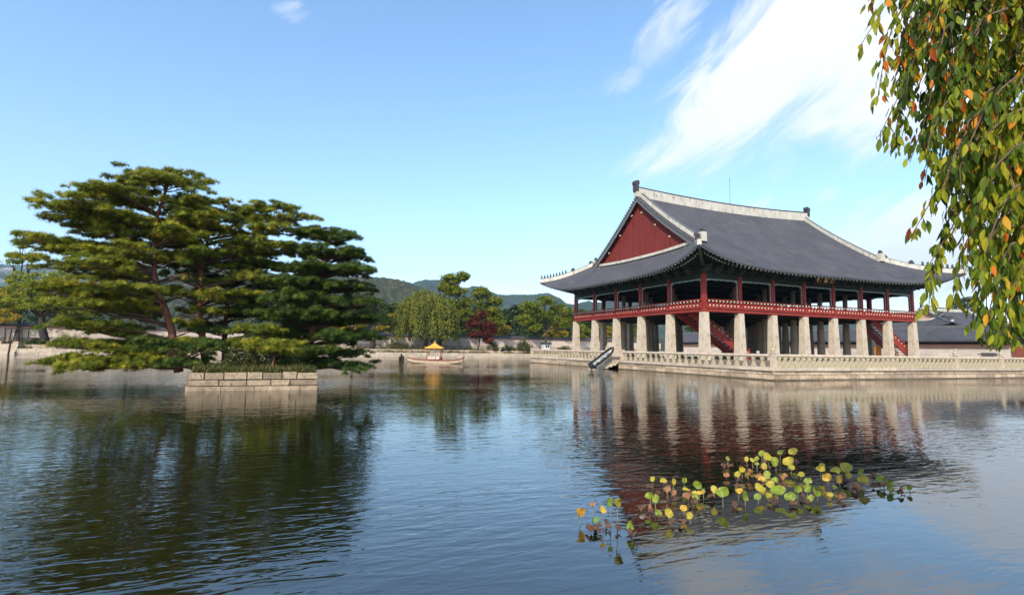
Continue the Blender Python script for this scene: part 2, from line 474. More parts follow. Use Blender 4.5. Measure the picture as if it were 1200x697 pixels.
def hill(name, crest, depth_front, depth_back, m, rough, seed, nx=260, ny=46):
    """ridge whose crest follows [(x,y,z)], falling to the plain on both sides, with wooded bumps"""
    r_ = np.random.default_rng(seed)
    cr = np.array(crest, float)
    s = np.r_[0, np.cumsum(np.hypot(*np.diff(cr[:, :2], axis=0).T))]
    u = np.linspace(0, s[-1], nx)
    cx = np.interp(u, s, cr[:, 0]); cy = np.interp(u, s, cr[:, 1]); cz = np.interp(u, s, cr[:, 2])
    ker = np.ones(9) / 9
    cz = np.convolve(np.pad(cz, 4, mode='edge'), ker, 'valid')
    v = np.linspace(-1, 1, ny)
    ph = r_.uniform(0, 6.28, 24); fx = r_.uniform(.004, .05, 24) ; fy = r_.uniform(.004, .05, 24) * r_.choice([-1, 1], 24)
    P = np.zeros((ny, nx, 3))
    for i, t in enumerate(v):
        off = t * (depth_front if t < 0 else depth_back)
        X, Y = cx, cy + off
        prof = (1 - abs(t)) ** 1.3
        nz = sum(np.sin(X * a + Y * b + p) / (1 + 45 * (abs(a) + abs(b))) for a, b, p in zip(fx, fy, ph))
        z = cz * prof + nz * rough * 2.2 * min(1, 3 * (1 - abs(t))) + r_.normal(0, rough * .22, nx) * min(1, 4 * (1 - abs(t)))
        P[i, :, 0], P[i, :, 1], P[i, :, 2] = X, Y, np.maximum(z, -3)
    b = MB(); b.grid(P.tolist()); 
    return tag(b.build(name, m, smooth=False), kind='structure')

setting()
M['hill_wood'] = mat('hill_wood', (.048, .050, .018), (.010, .018, .008), .09, .95, 3.0, .12, c2=(.12, .09, .05))
M['hill_far'] = mat('hill_far', (.040, .055, .022), (.014, .026, .012), .03, .95, 6.0, .05)
M['hill_rock'] = mat('hill_rock', (.05, .07, .03), (.03, .045, .02), .008, .95, 5.0, .03, c2=(.42, .36, .30))
hill('hill', [(-330, 800, 60), (-120, 730, 92), (-2, 689, 97), (60, 665, 87), (91, 652, 83), (122, 640, 75), (170, 625, 58), (260, 600, 30), (380, 590, 10)], 330, 400, M['hill_wood'], 2.4, 3)
hill('mountain', [(200, 1990, 235), (437, 1906, 236), (500, 1880, 240), (540, 1865, 224), (628, 1830, 212), (745, 1784, 186), (860, 1740, 178), (979, 1689, 184), (1100, 1640, 200), (1300, 1560, 170), (1700, 1400, 120), (2300, 1100, 60)], 900, 900, M['hill_far'], 5, 5)
hill('mountain', [(-2300, 3000, 260), (-1265, 3138, 340), (-1000, 3050, 330), (-813, 2947, 392), (-563, 2834, 470), (-415, 2779, 440), (-250, 2720, 380), (0, 2600, 270), (300, 2500, 230), (600, 2400, 120)], 1300, 1200, M['hill_rock'], 8, 8)

# ------------------------------------------------------------------ palace roofs (hip-and-gable)
class Roof:
    def __init__(s, ox, oy, L, W, e0, e1, ze, lift, zr, rl, zg, xv, xg, yh, B, pitch=.36):
        s.__dict__.update(locals()); s.vb = 1.0 if L > 25 else .5; s.cx, s.cy = L / 2, W / 2
    def ex(s, sx): return s.e0 + (s.e1 - s.e0) * sx ** 4
    def fz(s, x, y):
        yy = min(y, s.W - y)
        t = (s.cy - yy) / (s.cy + s.e0)
        sx = min(abs(x - s.cx) / (s.cx + s.e1), 1.02)
        z = s.zr - (s.zr - s.ze + s.B) * t + s.B * t * t
        return z + s.rl * min(abs(x - s.cx) / (s.cx - s.xv), 1.3) ** 2 * (1 - t) + s.lift * sx ** 4.2 * t ** 1.3
    def yhip(s, x): return s.yh + (x - s.xv) / (s.xv + s.e1) * (s.yh + s.e1)
    def xhip(s, y): return s.xv + (y - s.yh) / (s.yh + s.e1) * (s.xv + s.e1)
    def sz0(s, x, y):
        u = (s.xg - x) / (s.xg + s.e0)
        sy = min(abs(y - s.cy) / (s.cy + s.e1), 1.02)
        gl = s.fz(s.xv, s.yh) - s.zg
        return s.zg - (s.zg - s.ze) * (1.25 * u - .25 * u * u) + gl * min(abs(y - s.cy) / (s.cy - s.yh), 1) ** 2.5 * (1 - max(u, 0)) + s.lift * sy ** 4.2 * max(u, 0) ** 1.3
    def sz(s, x, y):
        yh = s.yhip(min(x, s.xv)); d = s.fz(x, yh) - s.sz0(x, yh)
        return s.sz0(x, y) + d * min(abs(y - s.cy) / (s.cy - yh), 1.02) ** 6
    def rib(s, q):
        f = (q / s.pitch) % 1.0
        return .11 * max(0.0, math.sin(math.pi * f)) ** .6 if f < 1 else 0
    def W_(s, x, y, z): return (s.ox + x, s.oy + y, z)

def roof_slopes(rf, root, tile, n=6, rows=20, back=True):
    step = rf.pitch / n
    for side in ((0, 1) if back else (0,)):
        b = MB()
        segs = [(-rf.e1, rf.xv, True), (rf.xv, rf.L - rf.xv, False), (rf.L - rf.xv, rf.L + rf.e1, True)]
        for xa, xb, hip in segs:
            k = max(2, int((xb - xa) / step))
            P = []
            for i in range(k + 1):
                x = xa + (xb - xa) * i / k
                sx = abs(x - rf.cx) / (rf.cx + rf.e1)
                ye = -rf.ex(sx)
                xm = x if x < rf.cx else rf.L - x
                yt = rf.yhip(xm) if hip else rf.cy
                yt = max(yt, ye + .02)
                row = []
                for j in range(rows + 1):
                    y = yt + (ye - yt) * j / rows
                    z = rf.fz(x, y) + rf.rib(x)
                    row.append(rf.W_(x, y if side == 0 else rf.W - y, z))
                y, z = ye, rf.fz(x, ye)
                row.append(rf.W_(x, y if side == 0 else rf.W - y, z - .1))
                P.append(row)
            b.grid(P, flip=(side == 1))
        b.build('roof_slope', tile, root, smooth=False)
    for side in (0, 1):
        b = MB()
        k = int((rf.W + 2 * rf.e1) / step)
        P = []
        for i in range(k + 1):
            y = -rf.e1 + (rf.W + 2 * rf.e1) * i / k
            sy = abs(y - rf.cy) / (rf.cy + rf.e1)
            xe = -rf.ex(sy)
            ym = min(y, rf.W - y)
            xt = rf.xg if ym >= rf.yh else rf.xhip(ym)
            xt = max(xt, xe + .02)
            row = []
            for j in range(rows // 2 + 1):
                x = xt + (xe - xt) * j / (rows // 2)
                z = rf.sz(x, y) + rf.rib(y)
                row.append(rf.W_(x if side == 0 else rf.L - x, y, z))
            row.append(rf.W_(xe if side == 0 else rf.L - xe, y, rf.sz(xe, y) - .1))
            P.append(row)
        b.grid(P, flip=(side == 0))
        b.build('side_roof', tile, root, smooth=False)

def roof_ridges(rf, root, hr=1.2, wr=.6, hd=.55, wd=.5, hh=.55, figures=9, big=.84, ornaments=True):
    W_ = rf.W_
    pts = [W_(x, rf.cy, rf.fz(x, rf.cy) - .15) for x in np.linspace(rf.xv - .25, rf.L - rf.xv + .25, 25)]
    b = MB(); b.sweep(pts, wr, hr); rg = b.build('ridge', M['plaster'], root)
    c = MB(); c.sweep(pts, wr * .8, .17, z0=hr + .002); c.tube([(p[0], p[1], p[2] + hr + .17) for p in pts], .14 * big, 6); c.build('ridge_cap', M['ornament'], rg)
    for mx in (0, 1):
        fx = (lambda x: x) if mx == 0 else (lambda x: rf.L - x)
        if ornaments:
            o = MB(); x = fx(rf.xv - .15); z = rf.fz(rf.xv, rf.cy) + hr * .62
            sg = -1 if mx == 0 else 1
            o.boxb(*sorted((rf.ox + x - .32 * big, rf.ox + x + .32 * big)), rf.oy + rf.cy - .38 * big, rf.oy + rf.cy + .38 * big, z - .2, z + .85 * big)
            out = [(-.42, .85), (.40, .85), (.5, 1.2), (.42, 1.55), (.1, 1.62), (-.05, 1.42), (-.28, 1.5), (-.5, 1.25)]
            o.extrude([(a * big * -sg, h * big) for a, h in out], lambda a, h, k: (rf.ox + x + a, rf.oy + rf.cy + (-.36 + .72 * k) * big, z + h))
            o.build('ridge_ornament', M['ornament'], root)
        for my in (0, 1):
            fy = (lambda y: y) if my == 0 else (lambda y: rf.W - y)
            ys = np.linspace(rf.cy - .35, rf.yh, 14)
            pts = [W_(fx(rf.xv + .62 * rf.vb), fy(y), rf.fz(rf.xv, y)) for y in ys]
            b = MB(); b.sweep(pts, wd, hd); dr = b.build('descending_ridge', M['plaster'], root)
            c = MB(); c.sweep(pts, wd * .75, .12, z0=hd + .002); c.build('ridge_cap', M['tile_edge'], dr)
            if ornaments:
                o = MB(); px, py, pz = W_(fx(rf.xv + .62 * rf.vb), fy(rf.yh - .35), rf.fz(rf.xv, rf.yh))
                o.boxb(px - .34 * rf.vb, px + .34 * rf.vb, py - .34 * rf.vb, py + .34 * rf.vb, pz - .1, pz + .98 * rf.vb)
                e = o.build('ridge_end', M['plaster'], dr)
                o = MB(); dy = -1 if my == 0 else 1
                head = [(-.35, 0), (.35, 0), (.55, .28), (.3, .38), (.28, .62), (-.05, .8), (-.3, .55)]
                o.extrude(head, lambda a, h, k: (px - .13 + .26 * k, py + dy * (a * .65 - .1), pz + .98 * rf.vb + h * .6))
                o.build('beast_head', M['ornament'], dr)
            # hip ridge to the corner of the eaves
            hs = np.linspace(0, 1, 16)
            hp = []
            for h in hs:
                x = rf.xv + (-rf.e1 - rf.xv) * h * .985; y = rf.yhip(x)
                hp.append((x, y, rf.fz(x, y) + .02))
            pts = [W_(fx(x), fy(y), z) for x, y, z in hp]
            b = MB(); b.sweep(pts, wd * .85, hh); hr_ = b.build('hip_ridge', M['plaster'], root)
            c = MB(); c.sweep(pts, wd * .65, .1, z0=hh + .002); c.build('ridge_cap', M['tile_edge'], hr_)
            if figures:
                for q in range(figures):
                    h = .5 + .46 * q / (figures - 1)
                    x = rf.xv + (-rf.e1 - rf.xv) * h; y = rf.yhip(x); z = rf.fz(x, y) + hh + .1
                    o = MB(); cx, cy, _ = W_(fx(x), fy(y), 0)
                    o.lathe((cx, cy, z), [(.15, 0), (.17, .12), (.10, .30), (.13, .40), (.07, .52), (.02, .56)], 6)
                    o.build('roof_figure', M['ornament'], hr_)
                for h, s_ in ((.36, .62), (.04, .55)):
                    x = rf.xv + (-rf.e1 - rf.xv) * h; y = rf.yhip(x); z = rf.fz(x, y) + hh
                    cx, cy, _ = W_(fx(x), fy(y), 0); dx, dy = fx(0) - fx(1), fy(0) - fy(1)
                    o = MB()
                    head = [(-.4, 0), (.4, 0), (.65, .3), (.36, .42), (.32, .72), (-.05, .9), (-.35, .6)]
                    k2 = .7071
                    o.extrude(head, lambda a, hh_, k: (cx + dx * k2 * a * s_ + dy * k2 * (k - .5) * .45 * (1 if mx == my else -1) * (1 if dx * dy > 0 else -1), cy + dy * k2 * a * s_ - dx * k2 * (k - .5) * .45 * (1 if mx == my else -1) * (1 if dx * dy > 0 else -1), z + hh_ * s_))
                    o.build('beast_head', M['ornament'], hr_)

def roof_gables(rf, root, planks, board, hooks=True):
    for mx in (0, 1):
        fx = (lambda x: x) if mx == 0 else (lambda x: rf.L - x)
        ys = np.linspace(rf.yh + .2, rf.W - rf.yh - .2, 61)
        b = MB()
        P = []
        for y in ys:
            z0 = rf.sz0(rf.xg, y) - .1; z1 = max(rf.fz(rf.xg, y) - .12, z0 + .01)
            P.append([rf.W_(fx(rf.xg), y, z0), rf.W_(fx(rf.xg), y, z1)])
        b.grid(P, flip=(mx == 1))
        for y in np.arange(rf.yh + .6, rf.W - rf.yh - .5, .42):
            z0 = rf.sz0(rf.xg, y); z1 = rf.fz(rf.xg, y) - .25
            if z1 - z0 > .3:
                x = rf.ox + fx(rf.xg - .03)
                b.boxb(x - .03, x + .03, rf.oy + y - .035, rf.oy + y + .035, z0, z1)
        gb = b.build('gable_board', planks, root)
        s_ = MB(); s_.sweep([rf.W_(fx(rf.xg - .22), y, rf.sz0(rf.xg, y) + .0) for y in ys], .42, .34); s_.build('gable_sill', M['plaster'], root)
        for my in (0, 1):
            fy = (lambda y: y) if my == 0 else (lambda y: rf.W - y)
            yy = np.linspace(rf.cy, rf.yh - .1, 18)
            c = MB()
            c.sweep([rf.W_(fx(rf.xv + .02), fy(y), rf.fz(rf.xv, y) - .80 * rf.vb) for y in yy], .10, .78 * rf.vb)
            bb = c.build('barge_board', board, root)
            c = MB()
            for y in np.arange(rf.yh + .1, rf.cy - .2, .36):       # row of verge tile ends
                z = rf.fz(rf.xv, y)
                c.tube([rf.W_(fx(rf.xv + .5), fy(y), z - .05), rf.W_(fx(rf.xv - .22), fy(y), z - .08)], .11, 6)
            c.build('verge_tiles', M['tile_edge'], bb)
            c = MB()
            c.grid([[rf.W_(fx(rf.xv + .05), fy(y), rf.fz(rf.xv, y) - .09), rf.W_(fx(rf.xg + .05), fy(y), rf.fz(rf.xg, y) - .09)] for y in yy])
            c.build('verge_soffit', M['dark_wood'], bb)
            if hooks:
                for y in np.linspace(rf.cy - 1.2, rf.yh + 1.6, 4):
                    h = MB(); z = rf.fz(rf.xv, y) - .80
                    h.beam(rf.W_(fx(rf.xv - .06), fy(y), z + .1), rf.W_(fx(rf.xv - .06), fy(y), z - .80), .17, .12)
                    h.beam(rf.W_(fx(rf.xv - .06), fy(y), z - .75), rf.W_(fx(rf.xv - .06), fy(y + .25), z - .68), .12, .12)
                    h.build('iron_hook', M['white_paint'], gb)

# ------------------------------------------------------------------ the great pavilion
PW, PL = 27.8, 34.4
ZF, ZP, ZT = 1.42, 6.48, 10.10          # floor under the pillars, pillar tops, lintel underside
def pavilion():
    root = thing('pavilion', 'huge palace pavilion on stone pillars with red gable, red railings and dark tiled roof', 'pavilion', (PL / 2, PW / 2, 1.06))
    xs = [PL * k / 7 for k in range(8)]; ys = [PW * k / 5 for k in range(6)]
    p = MB(); p.frustum((0, 0), .47, .345, ZF, ZP); sq = p.build('stone_pillar', M['pillar_stone'], root, origin=(0, 0, ZF))
    p = MB(); p.lathe((0, 0, ZF), [(.50, 0), (.37, ZP - ZF)], 14); ro = p.build('round_pillar', M['round_stone_shaded'], root, origin=(0, 0, ZF), smooth=False)
    p = MB(); p.frustum((0, 0), .235, .225, ZP + .02, ZT + .55); po = p.build('wooden_post', M['red_wood'], root, origin=(0, 0, ZP))
    p = MB(); p.lathe((0, 0, ZP + .5), [(.30, 0), (.28, 4.6)], 12); pi = p.build('inner_post', M['inner_post'], root, origin=(0, 0, ZP))
    first = {}
    for i, x in enumerate(xs):
        for j, y in enumerate(ys):
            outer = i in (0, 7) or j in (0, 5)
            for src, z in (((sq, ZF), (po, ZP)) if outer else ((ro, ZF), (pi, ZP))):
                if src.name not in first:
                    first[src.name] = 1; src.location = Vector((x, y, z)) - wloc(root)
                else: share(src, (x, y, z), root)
    b = MB(); b.boxb(-1.7, PL + 1.7, -1.7, PW + 1.7, 1.07, ZF); b.build('stylobate', M['pave'], root)
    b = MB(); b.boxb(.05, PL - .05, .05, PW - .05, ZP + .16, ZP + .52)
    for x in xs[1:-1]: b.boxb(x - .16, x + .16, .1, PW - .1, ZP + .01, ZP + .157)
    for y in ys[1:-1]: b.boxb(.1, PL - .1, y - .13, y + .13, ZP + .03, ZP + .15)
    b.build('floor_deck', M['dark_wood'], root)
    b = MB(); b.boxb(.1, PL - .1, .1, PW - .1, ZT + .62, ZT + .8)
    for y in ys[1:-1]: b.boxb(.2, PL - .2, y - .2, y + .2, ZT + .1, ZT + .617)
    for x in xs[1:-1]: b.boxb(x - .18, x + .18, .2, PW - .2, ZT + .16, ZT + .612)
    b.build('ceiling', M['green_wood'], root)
    # bays round the perimeter: railing, lintel, frame, brackets; origin, direction along, outward
    bays = []
    for k in range(7): bays.append(((xs[k], 0), (1, 0), (0, -1), PL / 7))
    for k in range(5): bays.append(((0, ys[k + 1]), (0, -1), (-1, 0), PW / 5))
    for k in range(5): bays.append(((PL, ys[k]), (0, 1), (1, 0), PW / 5))
    for k in range(7): bays.append(((xs[k + 1], PW), (-1, 0), (0, 1), PL / 7))
    for (o, a, n, w) in bays:
        def T(s, d, z): return (o[0] + a[0] * s + n[0] * d, o[1] + a[1] * s + n[1] * d, z)
        def bx(m, s0, s1, d0, d1, z0, z1):
            p0, p1 = T(s0, d0, 0), T(s1, d1, 0)
            m.boxb(min(p0[0], p1[0]), max(p0[0], p1[0]), min(p0[1], p1[1]), max(p0[1], p1[1]), z0, z1)
        b = MB(); bx(b, .0, w, -.1, .30, ZP + .06, ZP + .46); fb = b.build('floor_beam', M['red_wood'], root)
        b = MB(); bx(b, -.0, w, .31, .36, ZP + .47, ZP + .98)
        bx(b, 0, w, .24, .42, ZP + .40, ZP + .50); bx(b, 0, w, .27, .40, ZP + .95, ZP + 1.03)
        nb = 10
        for q in range(nb):
            s = (q + .5) * w / nb
            b.extrude([(.36, ZP + .42), (.48, ZP + .5), (.44, ZP + .8), (.58, ZP + 1.1), (.56, ZP + 1.26), (.46, ZP + 1.24), (.37, ZP + .95)], lambda d, z, k: T(s - .045 + .09 * k, d, z))
        rl = b.build('railing', M['red_wood'], root)
        b = MB(); b.tube([T(0, .5, ZP + 1.33), T(w, .5, ZP + 1.33)], .065, 8); b.build('handrail', M['red_wood'], rl)
        b = MB()
        for q in range(nb):
            s = (q + .5) * w / nb
            bx(b, s - .085, s + .085, .50, .585, ZP + 1.13, ZP + 1.24)
        b.build('lotus_brackets', M['white_paint'], rl)
        b = MB()
        for q in range(nb):
            s = (q) * w / nb + w / nb * .0
            if q: bx(b, s - .10, s + .10, .355, .372, ZP + .68, ZP + .82)
        b.build('cloud_cutouts', M['white_paint'], rl)
        # frame of the opening: scalloped top strip and side strips
        b = MB()
        top = [(.26, ZT)] + [(.26 + (w - .52) * k / 24, ZT - .10 - .06 * abs(math.sin(k / 24 * math.pi * 5)) - (.26 * max(0, 1 - min(k, 24 - k) / 2.0))) for k in range(25)] + [(w - .26, ZT)]
        b.extrude(top, lambda s, z, k: T(s, .0 + .07 * k, z))
        for s in (.27, w - .27): bx(b, s - .05, s + .05, .0, .07, ZP + 1.05, ZT - .3)
        b.build('opening_frame', M['blue_paint'], root)
        b = MB(); bx(b, 0, w, -.16, .16, ZT + .0, ZT + .42); bx(b, 0, w, -.26, .26, ZT + .423, ZT + .58)
        b.build('lintel', M['green_wood'], root)
        b = MB(); bx(b, 0, w, -.06, .06, ZT + .583, ZT + 2.0); b.build('frieze_panel', M['green_wood'], root)
        for q in range(3):
            s = q * w / 3 + (0.0)
            b = MB()
            bx(b, s - .16, s + .16, .0, .45, ZT + .584, ZT + .80)
            bx(b, s - .45, s + .45, .10, .26, ZT + .86, ZT + 1.02)
            bx(b, s - .13, s + .13, .0, .85, ZT + .80, ZT + .858)
            bx(b, s - .13, s + .13, .27, .95, ZT + .90, ZT + 1.10)
            bx(b, s - .55, s + .55, .52, .68, ZT + 1.104, ZT + 1.25)
            bx(b, s - .12, s + .12, .1, 1.25, ZT + 1.254, ZT + 1.42)
            b.build('bracket', M['bracket_paint'], root)
    # rafters
    rf = Roof(0, 0, PL, PW, 3.6, 4.25, 10.85, 2.05, 22.35, .5, 14.35, 1.4, 2.05, 2.65, 2.9, .42)
    per = []
    for side in range(4):
        ln = PL if side in (0, 2) else PW
        cnt = int((ln + 8.0) / .56)
        for q in range(cnt + 1):
            s = -4.0 + (ln + 8.0) * q / cnt
            sc = abs(s - ln / 2) / (ln / 2 + 4.25)
            per.append((side, s, ln, sc))
    def eave_pt(side, s, ln, sc, fr, dz):
        e = rf.ex(sc); ze = rf.ze + rf.lift * sc ** 4.2
        si = min(max(s, .5), ln - .5)
        d = -.5 + (e + .5) * fr
        a = si + (s - si) * fr
        zi = 12.25
        z = zi + (ze - .12 - zi) * (1.15 * fr - .15 * fr * fr) + dz
        if side == 0: return (a, -d, z)
        if side == 1: return (-d, a, z)
        if side == 2: return (a, PW + d, z)
        return (PL + d, a, z)
    def add_rafter(b, it):
        b.cur = 0
        p0, p1 = eave_pt(*it, .0, -.17), eave_pt(*it, .70, -.19)
        b.tube([p0, p1], .12, 6)
        q0, q1 = eave_pt(*it, .62, -.02), eave_pt(*it, .975, -.09)
        b.beam(q0, q1, .19, .19)
        b.cur = 1
        d = (Vector(p1) - Vector(p0)).normalized()
        b.tube([Vector(p1) + d * .002, Vector(p1) + d * .02], .11, 8)
        d = (Vector(q1) - Vector(q0)).normalized()
        b.beam(Vector(q1) + d * .002, Vector(q1) + d * .02, .18, .18)
        b.cur = 0
    near = sorted([it for it in per if it[0] in (0, 1)], key=lambda it: (Vector(eave_pt(*it, .9, 0)) - EYE).length)
    keep = near[:100]
    for it in keep:
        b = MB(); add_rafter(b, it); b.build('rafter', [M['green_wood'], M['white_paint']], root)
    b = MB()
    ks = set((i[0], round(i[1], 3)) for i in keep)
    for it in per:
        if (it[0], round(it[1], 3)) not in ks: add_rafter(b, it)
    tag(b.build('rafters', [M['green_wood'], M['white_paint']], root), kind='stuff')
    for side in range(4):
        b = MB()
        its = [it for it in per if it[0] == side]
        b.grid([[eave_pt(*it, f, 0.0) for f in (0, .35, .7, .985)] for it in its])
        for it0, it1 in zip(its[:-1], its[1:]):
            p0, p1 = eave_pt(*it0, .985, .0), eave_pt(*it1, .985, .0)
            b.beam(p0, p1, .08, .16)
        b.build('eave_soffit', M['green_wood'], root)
    roof_slopes(rf, root, M['tile'])
    roof_ridges(rf, root)
    roof_gables(rf, root, M['red_plank'], M['tile_edge'])
    # corner beams under the eave corners
    for (x, y, sx, sy) in ((0, 0, -1, -1), (PL, 0, 1, -1), (0, PW, -1, 1), (PL, PW, 1, 1)):
        b = MB(); zt = rf.ze + rf.lift
        b.sweep([(x - sx * .3, y - sy * .3, 11.4), (x + sx * 2.2, y + sy * 2.2, 11.5), (x + sx * 4.0, y + sy * 4.0, zt - .55)], .3, .42)
        b.build('corner_beam', M['bracket_paint'], root)
    # name board under the front eave, tilted forward
    cx, cy, cz = 16.9, -1.35, 10.95
    tl = R(22)
    def Q(u, v, w): return (cx + u, cy - w * math.cos(tl) - v * math.sin(tl), cz + v * math.cos(tl) - w * math.sin(tl))
    def qb(m, u0, u1, v0, v1, w0, w1):
        m.add([Q(u, v, w) for w in (w0, w1) for (u, v) in ((u0, v0), (u1, v0), (u1, v1), (u0, v1))], [(0, 3, 2, 1), (4, 5, 6, 7), (0, 1, 5, 4), (1, 2, 6, 5), (2, 3, 7, 6), (3, 0, 4, 7)])
    b = MB(); qb(b, -1.75, 1.75, -.55, .55, 0, .08); nbd = b.build('name_board', M['dark_wood'], root)
    b = MB()
    for u0, u1, v0, v1 in ((-1.95, 1.95, .553, .72), (-1.95, 1.95, -.72, -.553), (-1.95, -1.753, -.55, .55), (1.753, 1.95, -.55, .55)): qb(b, u0, u1, v0, v1, 0, .14)
    b.build('board_frame', M['dark_wood'], nbd)
    for i, ch in enumerate('樓會慶'):
        cu = bpy.data.curves.new('character', 'FONT'); cu.body = ch; cu.size = 1.0; cu.extrude = .015; cu.align_x = 'CENTER'; cu.align_y = 'CENTER'; cu.offset = .022
        tmp = bpy.data.objects.new('character', cu); COL.objects.link(tmp)
        dg = bpy.context.evaluated_depsgraph_get()
        me = bpy.data.meshes.new_from_object(tmp.evaluated_get(dg))
        bpy.data.objects.remove(tmp)
        zs = [v.co for v in me.vertices]
        if zs:
            mnx, mxx = min(c.x for c in zs), max(c.x for c in zs); mny, mxy = min(c.y for c in zs), max(c.y for c in zs)
            for v in me.vertices:
                u = (v.co.x - (mnx + mxx) / 2) / (mxx - mnx) * .88 + (i - 1) * 1.08; vv = (v.co.y - (mny + mxy) / 2) / (mxy - mny) * .9
                q = Q(u, vv, .10 + v.co.z); v.co = Vector(q) - wloc(root)
        me.materials.clear(); me.materials.append(M['gold'])
        o = place('character', me, nbd, wloc(root))
    # lightning rod on the ridge
    b = MB(); b.tube([(17.6, 13.9, 23.4), (17.6, 13.9, 27.6)], .025, 5); b.lathe((17.6, 13.9, 23.45), [(.12, 0), (.1, .25), (.03, .3)], 6); b.build('lightning_rod', M['ornament'], root)
    # the two staircases inside the colonnade
    for (xa, xb, y0) in ((.6, 9.2, 3.9), (27.9, 35.9, 1.9)):
        b = MB()
        n = 16
        for k in range(n):
            t0 = k / n; x0 = xa + (xb - xa) * t0; x1 = xa + (xb - xa) * (k + 1) / n
            z = ZP + .3 + (ZF - ZP - .3) * (k + .6) / n
            b.boxb(x0, x1 + .05, y0 - .95, y0 + .95, z - .06, z)
        st = b.build('staircase', M['red_wood'], root)
        for yy in (y0 - 1.05, y0 + 1.05):
            s_ = MB(); s_.sweep([(xa - .2, yy, ZP - .18), (xb, yy, ZF - .3)], .14, 1.05); s_.build('stringer', M['red_wood'], st)
            s_ = MB(); s_.sweep([(xa - .2, yy, ZP + 1.12), (xb, yy, ZF + 1.0)], .12, .12)
            for k in range(9):
                t = k / 8.0; x = xa + (xb - xa) * t; z = ZP + .7 + (ZF - ZP) * t
                s_.boxb(x - .05, x + .05, yy - .05, yy + .05, z - .05, z + .58)
            s_.build('stair_rail', M['red_wood'], st)
            s_ = MB()
            for k in range(14):
                t = (k + .5) / 14; x = xa + (xb - xa) * t; z = ZP + .72 + (ZF - ZP) * t
                s_.boxb(x - .10, x + .10, yy - .085, yy + .085, z - .06, z + .06)
            s_.build('rail_blossoms', M['white_paint'], st)
    b = MB(); b.boxb(31.2, 32.5, 2.9, 3.0, ZF, ZF + 1.9); b.build('stair_door', M['orange_board'], root)
    return root
pavilion()

# ------------------------------------------------------------------ stone terrace in the pond and its balustrades
TX0, TX1, TY0, TY1 = -3.7, 47.0, -12.1, 36.6
GAP = (10.1, 13.5)
def block_row(b, p0, p1, out, depth, z0, z1, wmin, wmax, rnd, gap=.035, proud=0.0, rough=.012):
    """a course of dressed blocks between two points"""
    p0, p1, out = Vector((*p0, 0)), Vector((*p1, 0)), Vector((*out, 0))
    L = (p1 - p0).length; d = (p1 - p0) / L
    s = 0
    while s < L - .01:
        w = min(rnd.uniform(wmin, wmax), L - s)
        if L - s - w < wmin * .5: w = L - s
        o = proud + rnd.uniform(0, .025 + rough); dz = rnd.uniform(0, rough)
        a, c = p0 + d * (s + gap / 2), p0 + d * (s + w - gap / 2)
        q = [a - out * depth, c - out * depth, c + out * o, a + out * o]
        vs = [(*v.xy, z0 + .006) for v in q] + [(*v.xy, z1 - dz) for v in q]
        b.add(vs, [(0, 1, 2, 3), (7, 6, 5, 4), (4, 5, 1, 0), (5, 6, 2, 1), (6, 7, 3, 2), (7, 4, 0, 3)])
        s += w

def terrace():
    rnd = random.Random(5)
    t = thing('stone_terrace', 'low granite block terrace rising from the pond under the great pavilion', 'terrace', ((TX0 + TX1) / 2, (TY0 + TY1) / 2, 0))
    b = MB(); b.boxb(TX0 + .1, TX1, TY0 + .1, TY1 - .1, -.6, 1.02); b.build('core', M['mortar'], t)
    b = MB(); b.boxb(TX0 + .5, TX1 - .5, TY0 + .5, TY1 - .5, 1.022, 1.05); b.build('paving', M['pave'], t)
    sides = [((TX0, TY0), (TX1, TY0), (0, -1)), ((TX0, TY1), (TX0, TY0), (-1, 0)), ((TX1, TY1), (TX0, TY1), (0, 1))]
    for p0, p1, o in sides:
        b = MB(); block_row(b, p0, p1, o, .7, .80, 1.10, 1.5, 2.8, rnd, proud=.14); b.build('coping', M['granite_pale'], t)
        b = MB(); block_row(b, p0, p1, o, .5, .48, .77, 1.2, 2.6, rnd); block_row(b, p0, p1, o, .5, .10, .46, .9, 2.2, rnd, proud=.03)
        b.build('stone_courses', M['granite'], t)
        b = MB(); block_row(b, p0, p1, o, .5, -.5, .07, 2.0, 3.2, rnd, proud=.16); b.build('footing', M['wet_stone'], t)
    # landing steps on the left side
    b = MB()
    for k in range(5):
        b.boxb(TX0 - .55 * (5 - k) + .1, TX0 - .20, GAP[0] + .35, GAP[1] - .35, -.4, -.02 + .19 * (k + 1) - .1)
    b.build('landing_steps', M['granite_pale'], t)

